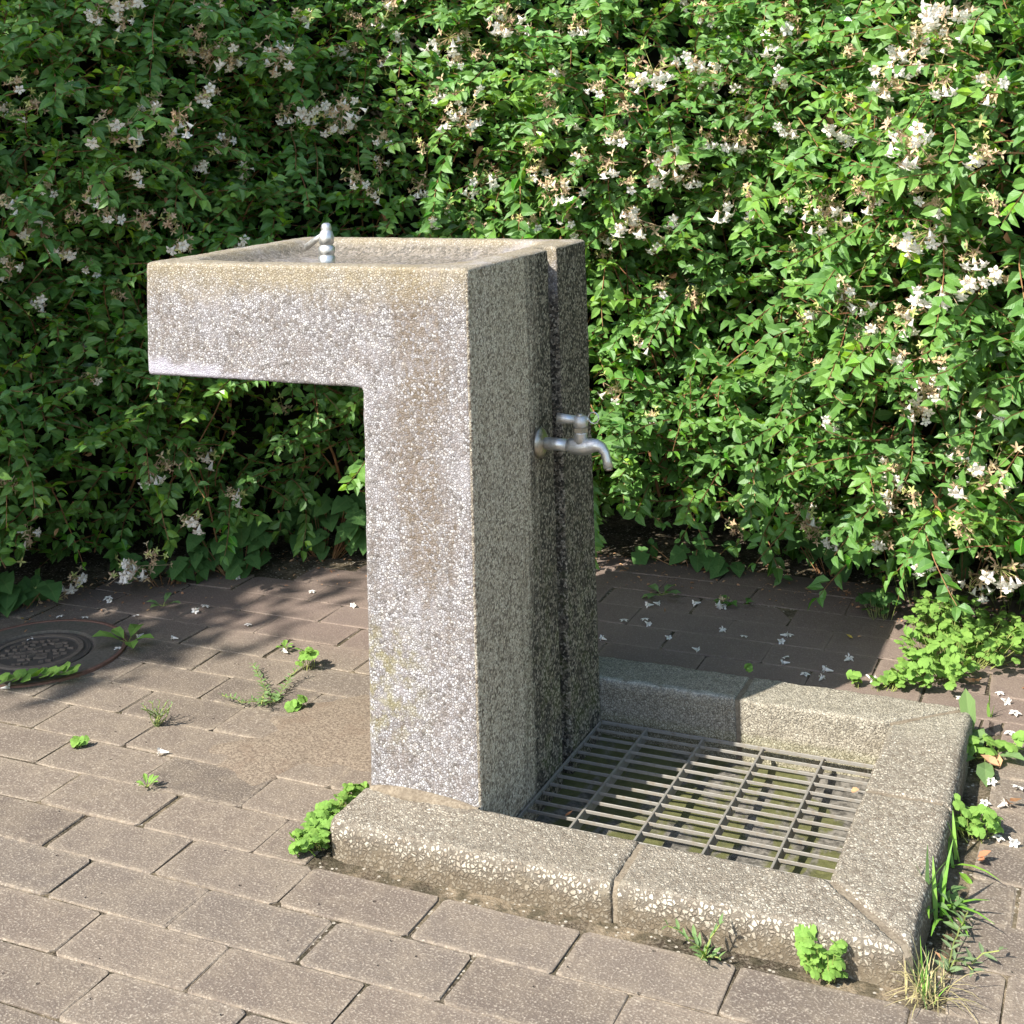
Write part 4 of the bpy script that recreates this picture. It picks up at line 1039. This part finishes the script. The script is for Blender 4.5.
T = plant('tufted_weed', 308, 668, 'yellow-green weed casting a shadow beside the pillar', 'weed'); oxalis(T, disc_pts(14, .020, .018), (.008, .011), (.012, .04))
T = plant('tufted_weed', 300, 709, 'small round-leaved weed next to the sprawling weed', 'weed'); oxalis(T, disc_pts(8, .022, .01, .6), (.008, .011), (.006, .018))
T = plant('leafy_weed', 705, 958, 'leafy weed with narrow shoots at the foot of the front kerb', 'weed')
sprawl(T, [[(0, 0, 0), (-.015, .004, .018), (-.045, .002, .026)], [(0, 0, 0), (.006, 0, .02), (.018, .004, .040)], [(0, 0, 0), (.002, -.012, .012), (.004, -.025, .012)], [(0, 0, 0), (-.008, -.004, .016), (-.018, -.008, .020)], [(0, 0, 0), (.014, -.008, .012), (.022, -.014, .012)]], .019, .32, 'weed', .008, .8)
T = plant('grass_tuft', 928, 1000, 'dry straw-coloured grass tuft at the front right corner of the kerb', 'grass tuft'); blades(T, 60, .062, .0014, 'straw', .8, 1.2, .010, name='dry_blades'); blades(T, 22, .055, .0018, 'weed', .5, .6, .007, name='green_blades')
T = plant('grass_tuft', 936, 915, 'broad-bladed grass growing along the front half of the right kerb', 'grass tuft')
blades(T, 16, .085, .006, 'weed', .7, .8, .012, (.1, -.1)); 
lf, st = Soup(), Soup(); leaves(lf, rn(18, 3)*[.010, .035, .006]+[.012, 0, .016], rn(18, 3)*[1, 1, .3]+[.5, 0, .2], rn(18, 3)*.3+[0, -.2, 1], ru(.022, .036, 18), ru(.007, .011, 18), RNG.random(18), RNG.random(18)*.5); link('leaves', lf.mesh('leaves'), MT['weed'], T)
T = plant('grass_tuft', 945, 858, 'taller green blades in the gap beside the middle of the right kerb', 'grass tuft'); blades(T, 12, .075, .0055, 'weed', .8, .8, .010)
T = plant('leafy_weed', 965, 960, 'pale yellowing weed on the pavers outside the front right corner', 'weed')
sprawl(T, px_runs(T, [[(948, 975, .004), (955, 950, .012), (968, 925, .016)], [(948, 975, .004), (960, 965, .01), (972, 978, .008)], [(972, 968, .004), (985, 962, .01), (1000, 962, .012)]]), .020, .34, 'grey', .011)
T = plant('leafy_weed', 985, 760, 'broad light green leaves lying outside the far right of the kerb', 'weed', rz=.4)
rosette(T, 6, .075, .34, 'weed', .30, a0=.4)
oxalis(T, disc_pts(16, .07, .03, .2), (.011, .015), (.012, .03))
T = plant('upright_leaf_weed', 971, 742, 'single tall upright leaf rising against the far right corner of the kerb', 'weed')
lf, st = Soup(), Soup(); leaves(lf, [(0, 0, .004)], [(-.05, .0, 1)], [(.2, -1, .1)], [.078], [.026], [.9], [.7], .1, .05, 0, .42, .5, .4, .78); leaves(lf, [(.004, -.01, .008), (.0, -.03, .008)], [(.5, -.2, .4), (-.1, -.4, .5)], [(0, -.4, 1), (0, -.5, .8)], [.03, .035], [.026, .028], [.5, .6], [.2, .3]); finish(T, lf, st, 'weed')
T = plant('seedling', 990, 716, 'slender upright leaf on the paving right of the tall leaf', 'weed'); blades(T, 3, .045, .006, 'oxalis', .2, .2, .004)
T = plant('seedling', 662, 597, 'dark green four-leaved seedling on the shaded paving behind the fountain', 'weed', rz=.3); rosette(T, 6, .052, .42, 'weed', .22)
T = plant('fallen_sprig', 728, 606, 'fallen hedge sprig with leaves and white flowers on the shaded paving', 'fallen sprig')
lf, st = Soup(), Soup(); leaves(lf, rn(14, 3)*[.018, .010, .004]+[0, 0, .010], rn(14, 3)*[1, 1, .2], rn(14, 3)*.3+[0, 0, 1], ru(.018, .026, 14), ru(.010, .014, 14), RNG.random(14)*.6, np.zeros(14)); finish(T, lf, st, 'leaf')
o = bpy.data.objects.new('flower_cluster', MED[0]); COL.objects.link(o); o.parent = T; o.location = (-.012, -.012, .012); o.scale = [.8]*3

# heart-leaved plants in front of the hedge foot
def heartplant(px, py, n, rx, ry, h, label, sz=(.035, .055)):
    T = plant('heart_leaved_plant', px, py, label, 'plant'); lf, st = Soup(), Soup()
    p = disc_pts(n, rx, ry, math.radians(40) if px < 300 else 0); z = ru(h[0], h[1], n); top = np.concatenate([p, z[:, None]], 1); root = top*[.35, .35, 0]; stems(st, root, top, .0012, .001)
    view = norm(np.array([[CX-T.location.x, CY-T.location.y, 0]])); ax = norm(view*.7+rn(n, 3)*[.55, .55, .15]+np.array([0, 0, -.45])); nr = norm(view*.55+np.array([0, 0, 1.])+rn(n, 3)*.2)
    L = ru(sz[0], sz[1], n); ti = RNG.random(n); ag = RNG.random(n)*.25
    # heart: two basal lobes + pointed blade
    leaves(lf, top, ax, nr, L, L*.92, ti, ag, .07, .16, 0, .50, .36, .12, .55)
    sd = np.cross(ax, nr)
    for sg in (-1, 1): leaves(lf, top, norm(-ax*.45+sd*sg*.8), nr, L*.36, L*.34, ti, ag, .03, .05, 0, .5, .45)
    finish(T, lf, st, 'heart', 'stem')
heartplant(325, 556, 40, .13, .045, (.03, .14), 'heart-leaved plants clustered under the arm of the fountain at the foot of the hedge')
heartplant(240, 574, 26, .12, .035, (.02, .11), 'low heart-leaved plants at the hedge foot left of the larger cluster')
heartplant(345, 520, 7, .05, .05, (.10, .20), 'taller large-leaved plant against the pillar under the hedge', (.06, .09))
heartplant(165, 585, 12, .09, .03, (.02, .07), 'few dark heart leaves at the hedge foot near the middle left')
heartplant(15, 610, 12, .08, .04, (.03, .10), 'large dark heart leaves under the hedge at the left edge', (.05, .07))
heartplant(690, 568, 12, .12, .03, (.02, .07), 'dark broad leaves at the hedge foot behind the shaded paving', (.035, .05))
heartplant(830, 575, 12, .10, .03, (.03, .10), 'dark broad leaves at the hedge foot left of the clover', (.035, .055))
heartplant(960, 590, 14, .12, .04, (.03, .12), 'dark broad leaves under the hedge behind the large clover patch', (.035, .055))

# ------------------------------------------------------------------ fallen flowers and leaves
def fl_mesh(kind):
    sp = Soup(); r = np.random.default_rng(kind)
    k = np.arange(5); a = 2*math.pi*k/5; z = np.zeros(5)
    if kind % 3 == 0:   # face up star
        ra = np.stack([np.cos(a), np.sin(a), z+.1], 1); leaves(sp, ra*.0015+[0, 0, .002], ra, np.tile([0, 0, 1.], (5, 1)), np.full(5, .0085), np.full(5, .0062), r.random(5), z)
    else:               # lying trumpet
        n = 6; V = []; F = []
        for h, rr in ((-.008, .001), (-.002, .0018), (.004, .0035)):
            for q in range(n): V.append((h, rr*math.cos(q*6.283/n), .0035+rr*math.sin(q*6.283/n)))
        for j in range(2):
            for q in range(n): F.append((j*n+q, j*n+(q+1) % n, j*n+n+(q+1) % n, j*n+n+q))
        sp.add(np.array(V)[None], F, np.full((18, 2), .5), np.array([.3]), np.zeros(1))
        ra = np.stack([z+.5, np.cos(a), np.sin(a)*.6], 1); leaves(sp, ra*.002+[.004, 0, .004], ra, np.tile([1, 0, .4], (5, 1)), np.full(5, .0070), np.full(5, .0055), r.random(5), z)
    return sp.mesh('fallen_flower')
FM = [fl_mesh(k) for k in range(4)]
for m_ in FM: m_.materials.append(MT['white'])
def fallen(pts, label, group, sc=1.0, zz=.001):
    for i, (px, py) in enumerate(pts):
        p = un(px, py, 0); o = bpy.data.objects.new('fallen_flower', FM[rs.integers(4)]); COL.objects.link(o)
        o.location = (p[0], p[1], zz); o.rotation_euler = (rs.normal()*.1, rs.normal()*.1, rs.uniform(0, 6.28)); o.scale = [sc*rs.uniform(.85, 1.2)]*3
        tag(o, label, 'fallen flower', group)
fallen([(205, 608), (237, 578), (237, 581), (197, 612), (136, 617), (141, 637), (118, 651), (30, 640), (175, 640), (248, 626), (111, 602), (146, 573), (108, 600), (60, 618), (85, 619)], 'small white blossom fallen on the shaded paving at the left', 'blossoms fallen on the shaded left paving')
fallen([(312, 593), (354, 607), (286, 654), (5, 690), (164, 755)], 'small white blossom fallen on the sunlit paving left of the pillar', 'blossoms fallen on the sunlit left paving')
fallen([(604, 641), (624, 622), (647, 625), (645, 621), (695, 651), (721, 633), (667, 639), (697, 605), (744, 638), (780, 643), (784, 637), (786, 659), (786, 665), (789, 637), (805, 676), (847, 662), (829, 673), (821, 681), (650, 607), (870, 680), (656, 605)], 'small white blossom fallen on the shaded paving behind the fountain', 'blossoms fallen behind the fountain')
fallen([(1018, 790), (985, 805), (1002, 808), (998, 840), (1012, 844), (990, 783), (1005, 703), (1015, 715), (900, 684), (960, 700), (1010, 735), (1000, 695)], 'small white blossom fallen on the sunlit paving right of the kerb', 'blossoms fallen right of the kerb')
def dleaf(px, py, mat, L, label, z=0.0, h=.003, name='dry_leaf', cat='fallen leaf', group=None, tilt=.25):
    p = un(px, py, z); sp = Soup(); a = rs.uniform(0, 6.28)
    n_ = 1 if L < .02 else 2
    leaves(sp, [(0, 0, h+.003*k) for k in range(n_)], [(math.cos(a+k*1.2), math.sin(a+k*1.2), tilt) for k in range(n_)], [(rs.normal()*.3, rs.normal()*.3, 1)]*n_, [L]*n_, [L*.6]*n_, [rs.random()]*n_, [0.]*n_, .3, -.25)
    o = link(name, sp.mesh(name), MT[mat], None, (p[0], p[1], z)); tag(o, label, cat, group)
dleaf(586, 722, 'pink', .020, 'pinkish dry leaf stuck in the back left corner of the drain', z=-.01, tilt=.6)
dleaf(565, 818, 'dry', .014, 'small tan leaf on the grate near the front kerb', z=ZG)
dleaf(851, 793, 'dry', .016, 'curled brown leaf on the grate near the right kerb', z=ZG)
dleaf(978, 862, 'dry', .020, 'reddish dry leaf on the paving beside the clover tuft at the right kerb')
dleaf(975, 684, 'dry', .026, 'rust coloured dry leaf at the edge of the large clover patch')
dleaf(1000, 770, 'dry', .030, 'crumpled tan leaf outside the far right of the kerb')
dleaf(952, 940, 'dry', .018, 'brown dry leaf among the weeds by the front right corner')
dleaf(948, 967, 'dry', .018, 'small brown leaf tucked under the yellowing weed')
dleaf(853, 640, 'yellow', .014, 'small yellow leaf on the shaded paving behind the kerb')
dleaf(24, 620, 'yellow', .012, 'tiny yellow leaf on the shaded paving near the round cover')
dleaf(150, 590, 'yellow', .011, 'tiny yellow leaf at the hedge foot on the left')
dleaf(1010, 805, 'dry', .022, 'tan dry leaf at the right edge of the paving')
# curved dry stalk on the grate
bm = bmesh.new(); g0 = un(557, 768, ZG); tube(bm, [(0, 0, .002), (-.008, -.012, .010), (-.012, -.028, .012), (-.010, -.045, .003)], .0008, 5); o = bm_obj('dry_stalk', bm, MT['straw'], None, tuple(g0)); tag(o, 'thin curved dry stalk lying on the left of the grate', 'stalk')
# fine litter under the hedge and crumbs in the joints
sp = Soup(); n = 1500; s = ru(sL-.2, sR+.2, n); P_, N_ = surf(s, np.zeros(n), False); P_ = P_+N_*np.minimum(np.abs(rn(n))*.11+.02, .42)[:, None]; P_[:, 2] = .0025
L = ru(.003, .012, n); leaves(sp, P_, rn(n, 3)*[1, 1, .15], rn(n, 3)*.25+[0, 0, 1], L, L*.5, RNG.random(n), np.zeros(n)); tag(link('leaf_litter', sp.mesh('leaf_litter'), MT['dry']), 'fine dry leaf litter scattered along the foot of the hedge', 'leaf litter', kind='stuff')
bm = bmesh.new(); n = 0
r4 = random.Random(8)
while n < 1600:
    m = r4.random()
    if m < .35: x, y = r4.uniform(-.2, .64), r4.uniform(-.141, -.112)
    elif m < .6: x, y = r4.uniform(.612, .648), r4.uniform(-.14, .6)
    else: x, y = r4.uniform(-1.1, 1.0), r4.uniform(-.75, .6)
    if m >= .6 and -.2 < x < .64 and y > -.14: continue
    if m >= .6 and r4.random() < .4: continue
    r = r4.uniform(.0006, .0022) if m < .6 else r4.uniform(.0004, .0011); zz = -.005 if m < .6 else .0
    mt = Matrix.Translation((x, y, zz+r*.4)) @ Matrix.Rotation(r4.random()*6, 4, 'Z') @ Matrix.Diagonal((r, r*r4.uniform(.6, 1), r*.7, 1))
    bmesh.ops.create_icosphere(bm, subdivisions=1, radius=1, matrix=mt); n += 1
tag(bm_obj('grit', bm, MT['mortar']), 'tiny grit crumbs along the kerb and paver joints', 'grit', kind='stuff')
